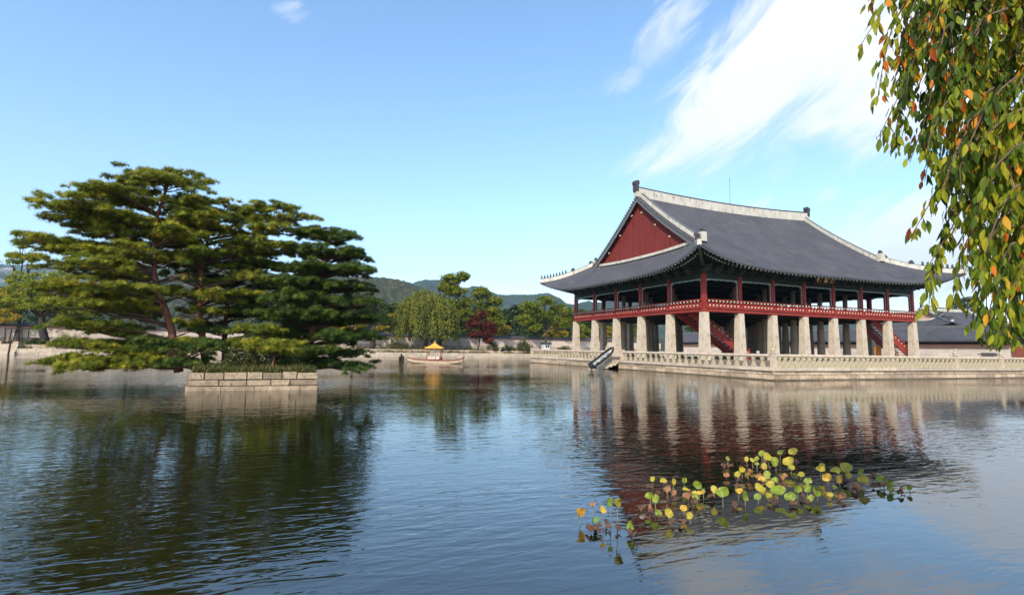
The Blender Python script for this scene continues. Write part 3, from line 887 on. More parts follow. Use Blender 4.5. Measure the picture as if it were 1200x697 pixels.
BAL = [(-.20, 0), (.20, 0), (.21, .14), (.14, .26), (.08, .40), (.07, .52), (.15, .64), (.19, .82), (-.19, .82), (-.15, .64), (-.07, .52), (-.08, .40), (-.14, .26), (-.21, .14)]
BAL_WIDE = [(-.30, 0), (.30, 0), (.31, .20), (.27, .38), (.14, .50), (.11, .60), (.20, .72), (.26, .82), (-.26, .82), (-.20, .72), (-.11, .60), (-.14, .50), (-.27, .38), (-.31, .20)]
def balustrade(label, p0, p1, gaps, group, statues, ends, pitch=.68, outline=BAL_WIDE):
    P0, P1 = Vector((*p0, 0)), Vector((*p1, 0)); L = (P1 - P0).length; d = (P1 - P0) / L; o = Vector((-d.y, d.x, 0))
    t = thing('stone_balustrade', label, 'balustrade', (P0.x, P0.y, 1.10), group)
    runs, s = [], 0.0
    for g0, g1 in gaps: runs.append((s, g0)); s = g1
    runs.append((s, L))
    proto = None
    for a, c in runs:
        b = MB()
        b.tube([P0 + d * a + Vector((0, 0, 2.05)), P0 + d * c + Vector((0, 0, 2.05))], .14, 8); b.build('handrail', M['granite_pale'], t)
        n = int((c - a - .5) / pitch)
        for k in range(n):
            q = P0 + d * (a + .25 + (c - a - .5) * (k + .5) / n)
            if proto is None:
                b = MB(); b.extrude(outline, lambda u, z, k2: q + d * u + o * (-.085 + .17 * k2) + Vector((0, 0, 1.103 + z)))
                proto = b.build('baluster', M['lichen_stone'], t, origin=(q.x, q.y, 1.103))
            else: share(proto, (q.x, q.y, 1.103), t)
    pp = None
    for s in ends:
        q = P0 + d * s
        if pp is None:
            b = MB(); b.frustum((q.x, q.y), .2, .17, 1.104, 2.28, rot=math.atan2(d.y, d.x)); b.frustum((q.x, q.y), .24, .2, 2.283, 2.36, rot=math.atan2(d.y, d.x))
            pp = b.build('post', M['granite_pale'], t, origin=(q.x, q.y, 1.104)); post = pp
        else: post = share(pp, (q.x, q.y, 1.104), t)
        if s in statues:
            b = MB(); z = 2.362
            # seated stone beast: haunches, chest, head, ears
            b.lathe((q.x - .04 * d.x, q.y - .04 * d.y, z), [(.14, 0), (.19, .1), (.16, .26), (.1, .36)], 8)
            b.lathe((q.x + .08 * d.x, q.y + .08 * d.y, z), [(.07, 0), (.09, .2), (.12, .34), (.13, .46), (.1, .56), (.04, .62)], 8)
            b.frustum((q.x + .18 * d.x, q.y + .18 * d.y), .06, .05, z + .38, z + .5)
            b.build('stone_beast', M['lichen_stone'], post)
terrace()
balustrade('pale stone balustrade along the sunny front edge of the terrace', (TX0 + .25, TY0 + .2), (TX1, TY0 + .2), [], 'stone balustrades of the terrace', [0.0, 24.6, 32.5], [0.0, 24.6, 32.5, 50.4])
balustrade('pale stone balustrade along the terrace edge broken by the landing steps', (TX0 + .2, TY1 - .25), (TX0 + .2, TY0 + .55), [(TY1 - .25 - GAP[1], TY1 - .25 - GAP[0])], 'stone balustrades of the terrace', [TY1 - .25 - GAP[1]], [0.0, TY1 - .25 - GAP[1], TY1 - .25 - GAP[0]], pitch=.92, outline=BAL)

def dinghy():
    A, Bp = Vector((-8.0, 9.35, .05)), Vector((-3.15, 12.75, 1.95))
    d = (Bp - A).normalized(); L = (Bp - A).length
    s = d.cross(Vector((0, 0, 1))).normalized(); u = s.cross(d)
    t = thing('dinghy', 'white dinghy with black edges hauled up on the landing steps of the terrace', 'boat', A)
    def T(a, b_, c): return A + d * a + s * b_ + u * c
    st = [(0, .52, .1), (.15, .56, .05), (.5, .56, 0), (.75, .5, .02), (.9, .36, .08), (1.0, .1, .2)]
    b = MB(); P = []
    for f, w, k in st:
        P.append([T(f * L, x * w, z + k) for x, z in ((-1, .42), (-.95, .2), (-.6, .03), (0, 0), (.6, .03), (.95, .2), (1, .42), (.86, .42), (.8, .2), (.5, .1), (0, .08), (-.5, .1), (-.8, .2), (-.86, .42), (-1, .42))])
    b.grid(P); b.build('hull', M['white_hull'], t)
    b = MB()
    for sg in (-1, 1): b.tube([T(f * L, sg * w * .97, .45 + k) for f, w, k in st], .12, 7)
    b.build('rub_rail', M['rubber'], t)
    b = MB(); b.sweep([T(.35, 0, .14), T(L * .88, 0, .2)], .62, .03, upv=u); b.build('floor_mat', M['grey_canvas'], t)
    for f in (.3, .6):
        b = MB(); b.sweep([T(f * L, -.45, .3), T(f * L, .45, .3)], .25, .05, upv=u); b.build('thwart', M['white_hull'], t)
    b = MB(); b.add([T(-.03, x, z) for x, z in ((-.5, .45), (.5, .45), (.42, .08), (-.42, .08))] + [T(.03, x, z) for x, z in ((-.5, .45), (.5, .45), (.42, .08), (-.42, .08))], [(0, 1, 2, 3), (7, 6, 5, 4), (0, 4, 5, 1), (1, 5, 6, 2), (2, 6, 7, 3), (3, 7, 4, 0)])
    b.build('transom', M['rubber'], t)
    b = MB(); p = T(-.3, 0, .35); b.lathe((p.x, p.y, p.z - .1), [(.16, 0), (.22, .12), (.22, .42), (.12, .55)], 8); b.tube([p, p + Vector((0, 0, -.7))], .07, 6); b.build('outboard_motor', M['rubber'], t)
dinghy()

def pleasure_boat():
    A, Bp = Vector((-24.9, 31.75, 0)), Vector((-17.75, 28.55, 0))
    d = (Bp - A).normalized(); L = (Bp - A).length; s = Vector((d.y, -d.x, 0))
    t = thing('pleasure_boat', 'wooden pond boat with a small orange pyramid canopy moored by the far bank', 'boat', (A + Bp) / 2)
    def T(a, b_, z): return A + d * a + s * b_ + Vector((0, 0, z))
    st = [(0, .45, .34), (.12, .85, .1), (.4, 1.0, 0), (.75, .95, 0), (.92, .7, .14), (1.0, .42, .3)]
    b = MB(); P = []
    for f, w, k in st:
        P.append([T(f * L, x * w, z) for x, z in ((-1, .42 + k), (-.9, .0 + k), (-.4, -.15 + k), (.4, -.15 + k), (.9, 0 + k), (1, .42 + k), (.9, .42 + k), (.85, .30 + k), (-.85, .30 + k), (-.9, .42 + k), (-1, .42 + k))])
    b.grid(P); b.add(P[0][:-1], [tuple(range(10))]); b.add(P[-1][:-1], [tuple(range(10))[::-1]]); b.build('hull', M['boat_wood'], t)
    b = MB()
    for sg in (-1, 1): b.sweep([T(f * L, sg * (w + .03), .40 + k) for f, w, k in st], .07, .09)
    b.build('gunwale', M['rust'], t)
    b = MB(); b.sweep([T(L - .25, 0, .35), T(L + .15, 0, .85)], .55, .35); b.build('prow', M['rust'], t)
    c = 3.75
    for du in (-.95, .95):
        for dv in (-.75, .75):
            b = MB(); p = T(c + du, dv, 0); b.frustum((p.x, p.y), .05, .05, .45, 2.14); b.build('canopy_post', M['rust'], t)
    for sg in (-1, 1):
        b = MB()
        for k in range(3):
            p0, p1 = T(c - .85 + k * .58, sg * .78, .60), T(c - .35 + k * .58, sg * .78, .60); b.sweep([p0, p1], .04, .34)
        b.build('side_panel', M['rose_stone'], t)
    b = MB(); b.boxb(*(lambda p: (p.x - .35, p.x + .35, p.y - .6, p.y + .6))(T(c + .6, 0, 0)), .42, .85); b.build('bench', M['rust'], t)
    b = MB(); ap = T(c, 0, 2.92); q = [T(c - 1.25, -1.05, 2.08), T(c + 1.25, -1.05, 2.08), T(c + 1.25, 1.05, 2.08), T(c - 1.25, 1.05, 2.08)]
    q2 = [p + Vector((0, 0, .14)) for p in q]
    P = [[a.lerp(Vector((ap.x, ap.y, ap.z)), f) - Vector((0, 0, .10 * math.sin(f * math.pi))) for a in q2 + q2[:1]] for f in np.linspace(0, 1, 7)]
    b.grid(P); b.add(q + q2, [(0, 1, 2, 3), (0, 4, 5, 1), (1, 5, 6, 2), (2, 6, 7, 3), (3, 7, 4, 0)]); b.lathe((ap.x, ap.y, ap.z - .05), [(.09, 0), (.11, .12), (.03, .25)], 8)
    b.build('canopy', M['orange_roof'], t)
pleasure_boat()

# ------------------------------------------------------------------ far bank and its wall
def far_bank():
    rnd = random.Random(9)
    x0, x1 = -125, 57.4
    n = Vector((.107, -1, 0)).normalized()
    t = thing('stone_embankment', 'long low stone embankment edging the far side of the pond', 'embankment', (0, bank_y(0), 0))
    b = MB()
    block_row(b, (x0, bank_y(x0)), (x1, bank_y(x1)), n.xy, .6, -.4, .32, 1.5, 3.2, rnd, proud=.08)
    block_row(b, (x0, bank_y(x0)), (x1, bank_y(x1)), n.xy, .6, .33, .95, 1.2, 3.0, rnd, proud=0)
    b.build('lower_course', M['granite_pale'], t)
    b = MB(); block_row(b, (x0, bank_y(x0) + 1.5), (x1, bank_y(x1) + 1.5), n.xy, .5, .9, 1.64, .8, 2.4, rnd, gap=.05)
    b.build('upper_course', M['granite'], t)
    b = MB(); b.add([(x0, bank_y(x0) + .3, .90), (x1, bank_y(x1) + .3, .90), (x1, bank_y(x1) + 2.4, .90), (x0, bank_y(x0) + 2.4, .90)], [(0, 1, 2, 3)]); b.build('ledge', M['earth'], t)
    t = thing('palace_wall', 'long pale palace wall with dark tiled coping beyond the far bank', 'wall', (0, bank_y(0) + 14, GZ))
    xw = 70
    def by(x, o): return bank_y(x) + 14 + o
    def strip(b, o0, o1, z0, z1, xa=x0 - 20, xb=xw):
        k = 24
        for i in range(k):
            a, c = xa + (xb - xa) * i / k, xa + (xb - xa) * (i + 1) / k
            b.add([(a, by(a, o0), z0), (c, by(c, o0), z0), (c, by(c, o1), z0), (a, by(a, o1), z0), (a, by(a, o0), z1), (c, by(c, o0), z1), (c, by(c, o1), z1), (a, by(a, o1), z1)],
                  [(0, 1, 5, 4), (2, 3, 7, 6), (4, 5, 6, 7), (3, 2, 1, 0)])
    b = MB(); block_row(b, (x0 - 20, by(x0 - 20, 0)), (xw, by(xw, 0)), n.xy, .5, 1.5, 2.15, .5, 1.3, rnd, gap=.04); block_row(b, (x0 - 20, by(x0 - 20, 0)), (xw, by(xw, 0)), n.xy, .5, 2.16, 2.75, .5, 1.3, rnd, gap=.04)
    b.build('stone_base', M['wall_stone'], t)
    b = MB(); strip(b, .03, .6, 2.76, 4.55); b.build('plaster_face', M['rose_stone'], t)
    b = MB(); strip(b, 0.0, .63, 4.552, 4.85); b.build('upper_band', M['pink_plaster'], t)
    b = MB(); k = 60
    P = []
    for i in range(k + 1):
        a = x0 - 20 + (xw - x0 + 20) * i / k
        P.append([(a, by(a, q), z) for q, z in ((-.36, 4.86), (-.4, 4.94), (.15, 5.32), (.31, 5.5), (.47, 5.32), (1.0, 4.94), (.96, 4.86), (-.36, 4.86))])
    b.grid(P); b.build('tile_coping', M['tile'], t)
far_bank()

# east side: long gallery with its wall, the hall behind
def east_side():
    t = thing('corridor_building', 'long low gallery with dark tiled roof and pink-banded wall behind the pavilion pillars', 'building', (64, 30, 1.2))
    y0, y1 = 2.6, 84
    X = 62.0
    rnd = random.Random(3)
    b = MB(); block_row(b, (X, y0), (X, y1), (-1, 0), .4, 1.0, 2.6, 1.0, 2.2, rnd); b.build('stone_base', M['pale_wall'], t)
    b = MB(); b.boxb(X + .05, X + .5, y0, y1, 2.603, 3.42); b.build('plaster_face', M['pale_wall'], t)
    b = MB(); b.boxb(X + .0, X + .5, y0, y1, 3.423, 4.12); b.build('upper_band', M['pink_plaster'], t)
    b = MB(); b.boxb(X + .02, X + 6.5, y0 + .01, y1, 4.123, 4.42); b.build('eave_beam', M['dark_wood'], t)
    b = MB(); b.boxb(X + .1, X + 6.4, y0 + .004, y0 + .3, 1.0, 4.12); b.build('end_wall', M['pale_wall'], t)
    for sg in (0, 1):
        b = MB(); P = []
        yy = np.arange(y0 - .8, y1, .13)
        for y in yy:
            row = []
            rib = .07 * max(0, math.sin(math.pi * ((y / .39) % 1))) ** .6
            for f in np.linspace(0, 1, 8):
                x = -1.1 + 4.4 * f; z = 4.75 + 2.35 * f ** 1.25
                row.append(((X + x) if sg == 0 else (X + 6.6 - x), y, z + rib))
            row.insert(0, ((X - 1.1) if sg == 0 else (X + 7.7), y, 4.52))
            P.append(row)
        b.grid(P, flip=(sg == 0)); b.build('roof_slope', M['tile'], t)
    b = MB(); b.boxb(X - 1.0, X + 7.6, y0 - .7, y1, 4.44, 4.52); b.build('soffit', M['dark_wood'], t)
    b = MB(); b.sweep([(X + 3.3, y0 - .85, 7.0), (X + 3.3, y1, 7.0)], .5, .42); b.build('ridge', M['tile_edge'], t)
    b = MB()
    for (sg) in (-1, 1):
        b.sweep([(X + 3.3 + sg * 4.4 * (1 - f), y0 - .75, 4.75 + 2.35 * f ** 1.25) for f in np.linspace(0, 1, 8)], .4, .3)
    b.build('verge_ridge', M['plaster'], t)
    # red gate beside the gallery
    g = thing('palace_gate', 'dark red wooden gate next to the end of the long gallery', 'gate', (62, .9, 1.2))
    for y in (-.9, 2.2):
        b = MB(); b.boxb(61.8, 62.2, y - .2, y + .2, 1.1, 4.6); b.build('gate_post', M['rust'], g)
    for ya, yb in ((-.68, .63), (.65, 1.98)):
        b = MB(); b.boxb(61.95, 62.05, ya, yb, 1.2, 3.9); b.build('door_leaf', M['rust'], g)
    b = MB(); b.boxb(61.75, 62.25, -1.3, 2.4, 4.603, 4.9); b.build('lintel', M['rust'], g)
    b = MB(); b.grid([[(61.0, y, 4.95), (61.5, y, 5.25), (62, y, 5.8), (62.5, y, 5.25), (63, y, 4.95), (61.0, y, 4.95)] for y in (-1.6, .5, 2.55)]); b.build('roof', M['tile'], g)
    # hall with a pale ridge behind the gallery
    h = thing('palace_hall', 'palace hall with dark hipped roof and pale ridges behind the long gallery', 'building', (78.5, 20.6, 1.2))
    rf = Roof(70.2, 15.8, 17.5, 9.6, 1.9, 2.3, 7.55, .75, 10.85, .3, 8.75, 1.4, 1.9, 2.0, 1.0, .4)
    roof_slopes(rf, h, M['tile'], n=4, rows=12)
    roof_ridges(rf, h, .62, .5, .42, .45, .36, figures=4, big=.5)
    roof_gables(rf, h, M['pink_plaster'], M['tile_edge'], hooks=False)
    b = MB(); b.boxb(70.5, 87.4, 16.1, 25.1, 1.2, 7.6); b.build('wall', M['pale_wall'], h)
    b = MB(); b.boxb(68.6, 89.3, 14.2, 27.0, 7.603, 7.7); b.build('soffit', M['green_wood'], h)
east_side()

# ------------------------------------------------------------------ vegetation builders
LEAF = [(-.5, 0, 0), (0, -.5, .08), (.5, 0, 0), (0, .5, .08)]
LEAF_F = [(0, 1, 2, 3)]
def limb_path(a, c, sag=0.0, n=6, wob=.06):
    a, c = Vector(a), Vector(c); L = (c - a).length
    out = []
    for i in range(n + 1):
        f = i / n
        p = a.lerp(c, f) + Vector((0, 0, sag * math.sin(f * math.pi) * L))
        if 0 < i < n: p += Vector((random.uniform(-1, 1), random.uniform(-1, 1), random.uniform(-.6, .6))) * wob * L
        out.append(p)
    return out

def broadleaf(name, label, cat, base, lobes, leafmat, trunk_r=.3, barkmat=None, leaf=.3, per=900, fork=.45, group=None, clusters=34, cl_r=.5, lean=None, hang=0.0):
    """tree: tapered trunk, limbs to every lobe, leaves in uneven clumps. lobes: (x,y,z,rx,ry,rz)"""
    base = Vector(base)
    root = thing(name, label, cat, base, group)
    top = max(lobes, key=lambda l: l[2])
    cen = Vector((np.mean([l[0] for l in lobes]), np.mean([l[1] for l in lobes]), 0))
    zlow = min(l[2] - l[5] for l in lobes)
    fk = Vector(lean) if lean else base.lerp(Vector((cen.x, cen.y, top[2])), fork)
    b = MB()
    tp = limb_path(base - Vector((0, 0, .2)), fk, 0, 5, .02)
    b.tube(tp, np.linspace(trunk_r * 1.15, trunk_r * .7, len(tp)), 9)
    for l in lobes:
        c = Vector(l[:3])
        pth = limb_path(fk, c + Vector((0, 0, -.2 * l[5])), .05, 5, .05)
        b.tube(pth, np.linspace(trunk_r * .5, .05, len(pth)), 6)
        for q in range(4):
            e = c + Vector((random.uniform(-.8, .8) * l[3], random.uniform(-.8, .8) * l[4], random.uniform(-.3, .8) * l[5]))
            b.tube(limb_path(pth[3], e, .03, 4, .06), np.linspace(trunk_r * .22, .025, 5), 5)
    b.build('trunk', barkmat or M['bark'], root, smooth=True)
    pos, tone = [], []
    for l in lobes:
        vol = (l[3] * l[4] * l[5]) ** (1 / 3)
        k = clusters
        dr = rand_dir(k, -.75, 1)
        rr = rng.uniform(.15, 1.15, k) ** .5
        cc = np.array(l[:3]) + dr * rr[:, None] * np.array(l[3:6]) * .92
        cs = rng.uniform(.4, 1.45, k) * cl_r
        m = per // k
        for c_, s_ in zip(cc, cs):
            g = rng.normal(0, 1, (m, 3)); g /= np.maximum(np.linalg.norm(g, axis=1, keepdims=True), 1e-6); g *= rng.uniform(.1, 1, (m, 1)) ** .5
            p = c_ + g * s_ * np.array([1.15, 1.15, .72])
            pos.append(p); tone.append(np.clip(rng.normal(rng.uniform(.25, .75), .16, m), 0, 1))
    pos = np.concatenate(pos); tone = np.concatenate(tone)
    n = len(pos)
    d = rand_dir(n, -.6, .6); 
    if hang: d[:, 2] -= hang
    stamp('crown', LEAF, LEAF_F, pos, frames(d, rng.uniform(-1.2, 1.2, n)), np.stack([rng.uniform(.6, 1, n) * leaf * .75, rng.uniform(.7, 1.3, n) * leaf, np.full(n, leaf)], 1), leafmat, root, tone)
    return root

NEEDLE = []
NEEDLE_F = []
for k_ in range(10):
    a_ = 2 * math.pi * k_ / 10 + .3; e_ = (.15, .7, .4)[k_ % 3]
    dx_, dy_, dz_ = math.cos(a_) * math.cos(e_), math.sin(a_) * math.cos(e_), math.sin(e_)
    px_, py_ = -math.sin(a_), math.cos(a_)
    i_ = len(NEEDLE)
    NEEDLE += [(px_ * .075, py_ * .075, 0), (-px_ * .075, -py_ * .075, 0), (dx_, dy_, dz_)]
    NEEDLE_F.append((i_, i_ + 1, i_ + 2))

def pine(label, trunk, env, nb, leafmat, group='pines on the little island', tr=.24, depth=3.2, pad=(.75, 1.25), clear=None, tuft=.235, density=64, seed=1, tilt=.12, droop=0.0, name='pine_tree', extra=()):
    """layered pine. trunk: world points; env: [(z, reach to -x, reach to +x)] ; boughs carry flat pads of needle tufts"""
    r_ = random.Random(seed)
    trunk = [Vector(p) for p in trunk]
    root = thing(name, label, 'tree', trunk[0], group)
    zs = [p.z for p in trunk]
    def tp(z):
        z = min(max(z, zs[0]), zs[-1])
        for a, c in zip(trunk[:-1], trunk[1:]):
            if z <= c.z: return a.lerp(c, (z - a.z) / max(c.z - a.z, 1e-6))
        return trunk[-1]
    env = sorted(env)
    ez, el, er = [e[0] for e in env], [e[1] for e in env], [e[2] for e in env]
    b = MB()
    fine = []
    for a, c in zip(trunk[:-1], trunk[1:]):
        for k in range(4): fine.append(a.lerp(c, k / 4) + Vector((r_.uniform(-1, 1), r_.uniform(-1, 1), 0)) * tr * .25)
    fine.append(trunk[-1])
    fine[0] = trunk[0] - Vector((0, 0, .25))
    b.tube(fine, [tr * (1.15 - .95 * i / (len(fine) - 1)) for i in range(len(fine))], 9)
    b.build('trunk', M['pine_bark'], root, smooth=True)
    pads = []
    bb = MB()
    for q in range(nb + len(extra)):
        f = (q + r_.uniform(.1, .9)) / nb
        z = env[0][0] + (env[-1][0] - env[0][0]) * f
        z = round(z / 1.05) * 1.05 * .72 + z * .28                     # boughs gather in storeys
        th = r_.uniform(0, 2 * math.pi) if r_.random() < .55 else r_.choice([0, math.pi]) + r_.gauss(0, .35)
        cx, sx = math.cos(th), math.sin(th)
        hr = np.interp(z, ez, er) if cx > 0 else np.interp(z, ez, el)
        avg = .5 * (np.interp(z, ez, er) + np.interp(z, ez, el))
        dep = min(depth, avg * 1.0 + .3)
        reach = 1 / math.sqrt((cx / max(hr, .3)) ** 2 + (sx / max(dep, .3)) ** 2) * r_.uniform(.62, 1.0)
        if q >= nb:                                               # the long boughs that make the outline
            ep = Vector(extra[q - nb]); z = ep.z; t0 = tp(z); dv = ep - t0; reach = math.hypot(dv.x, dv.y)
            th = math.atan2(dv.y, dv.x); cx, sx = math.cos(th), math.sin(th)
        o = tp(z - .18 * reach - .2)
        e = tp(z) + Vector((cx * reach, sx * reach, 0)); e.z = z - droop * reach
        pth = limb_path(o, e, .03, 6, .035)
        bb.tube(pth, np.linspace(max(.035, min(.11, reach * .024)), .03 if q >= nb else .015, len(pth)), 5)
        n = max(2, int(round(reach * (1.9 if q >= nb else 1.3))))
        for k in range(n):
            g = 1 - .8 * k / max(n, 1) if n > 1 else 1
            c = pth[0].lerp(e, g); i = g * 6; i0 = min(int(i), 5); c = pth[i0].lerp(pth[i0 + 1], i - i0)
            w = r_.uniform(*pad) * ((.95 if q >= nb else .75) + .35 * (1 - g))
            lat = Vector((-sx, cx, 0)) * r_.uniform(-.55, .55) * reach * .35
            pc = c + lat + Vector((0, 0, .12 + r_.uniform(-.18, .22)))
            if k and lat.length > .5: bb.tube(limb_path(c, pc, 0, 3, .05), [.025, .02, .015, .01], 4)
            pads.append((pc, w, th, r_.random()))
    bb.build('boughs', M['bough_bark'], root, smooth=True)
    pos, dirs, tone, sc = [], [], [], []
    for c, w, th, tn in pads:
        if clear and clear(c, w): continue
        kc = max(3, int(12 * w * w))                               # cloudlets that make up one pad
        a = rng.uniform(0, 2 * np.pi, kc); rr = np.sqrt(rng.uniform(0, 1, kc))
        x = rr * w * 1.45 * np.cos(a); y = rr * w * .8 * np.sin(a)
        zc = .20 * w * (1 - rr ** 2) + rng.normal(0, .055, kc)
        sl = tilt * (tn - .5) * 2
        for q in range(kc):
            rc = rng.uniform(.12, .30) * (1.1 - .3 * rr[q])
            m = int(density * .42 * (rc / .26) ** 2)
            g = rand_dir(m, -.35, 1.0)
            g2 = g * np.array([1.3, 1.3, .45]) * rc * rng.uniform(.45, 1, (m, 1))
            X = x[q] + g2[:, 0]; Y = y[q] + g2[:, 1]
            Xw = X * math.cos(th) - Y * math.sin(th); Yw = X * math.sin(th) + Y * math.cos(th)
            pos.append(np.stack([c.x + Xw, c.y + Yw, c.z + zc[q] + g2[:, 2] + sl * X], 1))
            gx = g[:, 0] * math.cos(th) - g[:, 1] * math.sin(th); gy = g[:, 0] * math.sin(th) + g[:, 1] * math.cos(th)
            dirs.append(np.stack([gx, gy, g[:, 2] + .55], 1) + rng.normal(0, .35, (m, 3)))
            tone.append(np.clip(rng.normal(.22 + .35 * tn + rng.uniform(-.1, .22), .13, m), 0, 1)); sc.append(rng.uniform(.7, 1.2, m) * tuft)
    pos, dirs, tone, sc = map(np.concatenate, (pos, dirs, tone, sc))
    # template axis is local z: build frames with y=dir then swap
    Fm = frames(dirs, rng.uniform(0, 6.28, len(dirs)))
    Fm = np.stack([Fm[:, :, 0], Fm[:, :, 2], Fm[:, :, 1]], 2)
    stamp('crown', NEEDLE, NEEDLE_F, pos, Fm, sc, leafmat, root, tone)
    return root

def bush(name, label, base, r, h, m, n=900, leaf=.16, group=None, cat='shrub'):
    base = Vector(base)
    root = thing(name, label, cat, base, group)
    b = MB()
    for k in range(7):
        a = 6.28 * k / 7 + random.uniform(-.3, .3)
        e = base + Vector((math.cos(a) * r * .6, math.sin(a) * r * .6, h * random.uniform(.5, .85)))
        b.tube(limb_path(base - Vector((0, 0, .1)), e, .05, 4, .05), [.035, .03, .022, .015, .01], 5)
    b.build('stems', M['bark'], root)
    cl = max(8, n // 60)
    dr = rand_dir(cl, -.1, 1); cc = np.array(base) + dr * rng.uniform(.5, 1, (cl, 1)) * np.array([r, r, h * .85]) + np.array([0, 0, h * .12])
    pos = (cc[rng.integers(0, cl, n)] + rng.normal(0, 1, (n, 3)) * np.array([r, r, h]) * .16)
    pos[:, 2] = np.maximum(pos[:, 2], base.z + .04)
    tone = np.clip(rng.normal(.45, .22, n), 0, 1)
    d = rand_dir(n, -.2, .9)
    stamp('leaves', LEAF, LEAF_F, pos, frames(d, rng.uniform(-1.5, 1.5, n)), np.stack([np.full(n, leaf * .6), rng.uniform(.7, 1.3, n) * leaf, np.full(n, leaf)], 1), m, root, tone)
    return root

# ------------------------------------------------------------------ the little island and its pines
IX0, IX1, IY0, IY1 = -45.3, -39.28, -14.62, -1.5
def island():
    rnd = random.Random(21)
    t = thing('island_wall', 'three-course granite block wall holding the small pine island', 'retaining wall', ((IX0 + IX1) / 2, IY0, 0))
    b = MB(); b.boxb(IX0 + .12, IX1 - .12, IY0 + .12, IY1 - .12, -.5, .82); b.build('core', M['mortar'], t)
    for (p0, p1, o) in (((IX0, IY0), (IX1, IY0), (0, -1)), ((IX1, IY0), (IX1, IY1), (1, 0)), ((IX0, IY1), (IX0, IY0), (-1, 0)), ((IX1, IY1), (IX0, IY1), (0, 1))):
        b = MB()
        block_row(b, p0, p1, o, .45, .56, .93, .6, 1.15, rnd, gap=.055, proud=-.05, rough=.07); b.build('top_course', M['island_stone'], t)
        b = MB()
        block_row(b, p0, p1, o, .45, .24, .53, .8, 1.7, rnd, gap=.05, proud=0, rough=.035); b.build('middle_course', M['island_stone'], t)
        b = MB()
        block_row(b, p0, p1, o, .45, -.4, .21, 1.3, 2.2, rnd, gap=.03, proud=.09); b.build('footing', M['island_stone'], t)
    b = MB(); P = []
    for i in range(15):
        row = []
        for j in range(22):
            x = IX0 + .22 + (IX1 - IX0 - .44) * i / 14; y = IY0 + .22 + (IY1 - IY0 - .44) * j / 21
            ed = min(i, 14 - i, j, 21 - j)
            row.append((x, y, .80 + .10 * min(ed, 3) + .08 * math.sin(x * 2.1) * math.sin(y * 1.7)))
        P.append(row)
    b.grid(P); tag(b.build('island_ground', M['earth']), kind='structure')
    n = 7600
    x = rng.uniform(IX0 + .15, IX1 - .15, n); y = IY0 + .12 + rng.beta(.8, 2.6, n) * 10
    d = np.stack([rng.normal(0, .4, n), rng.normal(-.15, .45, n), np.ones(n)], 1)
    blade = [(-.03, 0, 0), (.03, 0, 0), (.012, .6, .0), (0, 1, .05)]
    g = stamp('grass', blade, [(0, 1, 2, 3)], np.stack([x, y, np.full(n, .84)], 1), frames(d, rng.uniform(0, 6.28, n)), np.stack([np.full(n, 1.0), rng.uniform(.15, .6, n) ** 1.2, np.full(n, .3)], 1), M['grass'], None, rng.uniform(0, 1, n))
    tag(g, kind='stuff')
    gp = 'pines on the little island'
    def clrA(c, w): return c.y < -7.0 and -49.0 < c.x < -44.0 and 2.4 < c.z < 6.6 and rr_.random() < .86
    rr_ = random.Random(3)
    clrB = clrA
    pine('tallest pine, leaning over the water with spreading yellow-green boughs and reddish trunk', [(-46.6, -9, .9), (-47.3, -9, 3.6), (-48.2, -9.2, 6.4), (-48.2, -9.4, 9.6), (-47.6, -9.4, 12.0)],
         [(1.0, 5.4, .6), (1.8, 5.2, .8), (2.8, 5.2, 1.6), (4.0, 5.7, 2.2), (5.6, 5.9, 2.2), (7.2, 5.6, 2.2), (8.0, 5.2, 2.4), (8.6, 4.8, 2.4), (9.3, 5.2, 2.6), (10.0, 4.4, 2.5), (10.6, 3.8, 2.4), (11.0, 2.4, 2.0), (11.5, 1.2, 1.6), (11.9, 1.1, 1.8)], 104, M['pine'], gp, .22, 3.6, pad=(.6, 1.05), seed=4, clear=clrA, droop=.03, extra=[(-53.2, -10.0, 9.3), (-51.6, -9.6, 10.45), (-50.2, -9.6, 11.1), (-52.4, -10.0, 8.6), (-53.4, -10.3, 7.7), (-53.2, -9.4, 6.4), (-52.6, -10.2, 5.0), (-52.0, -10.2, 2.2), (-49.4, -9.4, 11.95), (-46.0, -9.2, 12.0), (-51.9, -10.6, 1.2), (-50.6, -11.0, 1.0)])
    pine('broad pine behind the leaning one, its boughs reaching right above the dark pine', [(-45.3, -8, .9), (-45.9, -8, 4.0), (-45.9, -8.1, 7.6), (-45.3, -8.2, 10.6)],
         [(3.2, 1.2, 1.2), (5.0, 2.0, 3.0), (6.6, 2.4, 3.6), (8.0, 2.6, 5.0), (9.2, 3.0, 5.3), (10.2, 2.6, 4.9), (10.9, 1.5, 2.6)], 68, M['pine'], gp, .20, 3.6, pad=(.6, 1.05), extra=[(-40.3, -8.4, 10.35), (-40.0, -8.2, 9.5), (-41.6, -8.8, 10.9), (-40.6, -8.0, 8.3)], seed=8, clear=clrB)
    pine('slender pine with a straight trunk in the middle of the island grove', [(-44.5, -6.5, .9), (-44.6, -6.5, 4.5), (-44.3, -6.5, 8.6)],
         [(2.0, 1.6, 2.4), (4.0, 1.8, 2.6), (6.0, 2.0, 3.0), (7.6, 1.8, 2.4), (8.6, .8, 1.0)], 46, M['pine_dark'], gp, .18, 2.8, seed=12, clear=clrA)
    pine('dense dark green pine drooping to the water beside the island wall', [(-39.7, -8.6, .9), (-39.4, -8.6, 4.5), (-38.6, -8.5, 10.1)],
         [(1.1, .5, 4.6), (1.8, 1.6, 4.8), (2.6, 3.0, 4.4), (4.0, 3.6, 3.9), (5.6, 3.8, 3.4), (7.0, 3.5, 3.2), (8.2, 2.9, 2.8), (9.2, 2.1, 1.5), (10.0, .9, .8)], 128, M['pine_dark'], gp, .24, 3.4, seed=15, droop=.10, pad=(.6, 1.05))
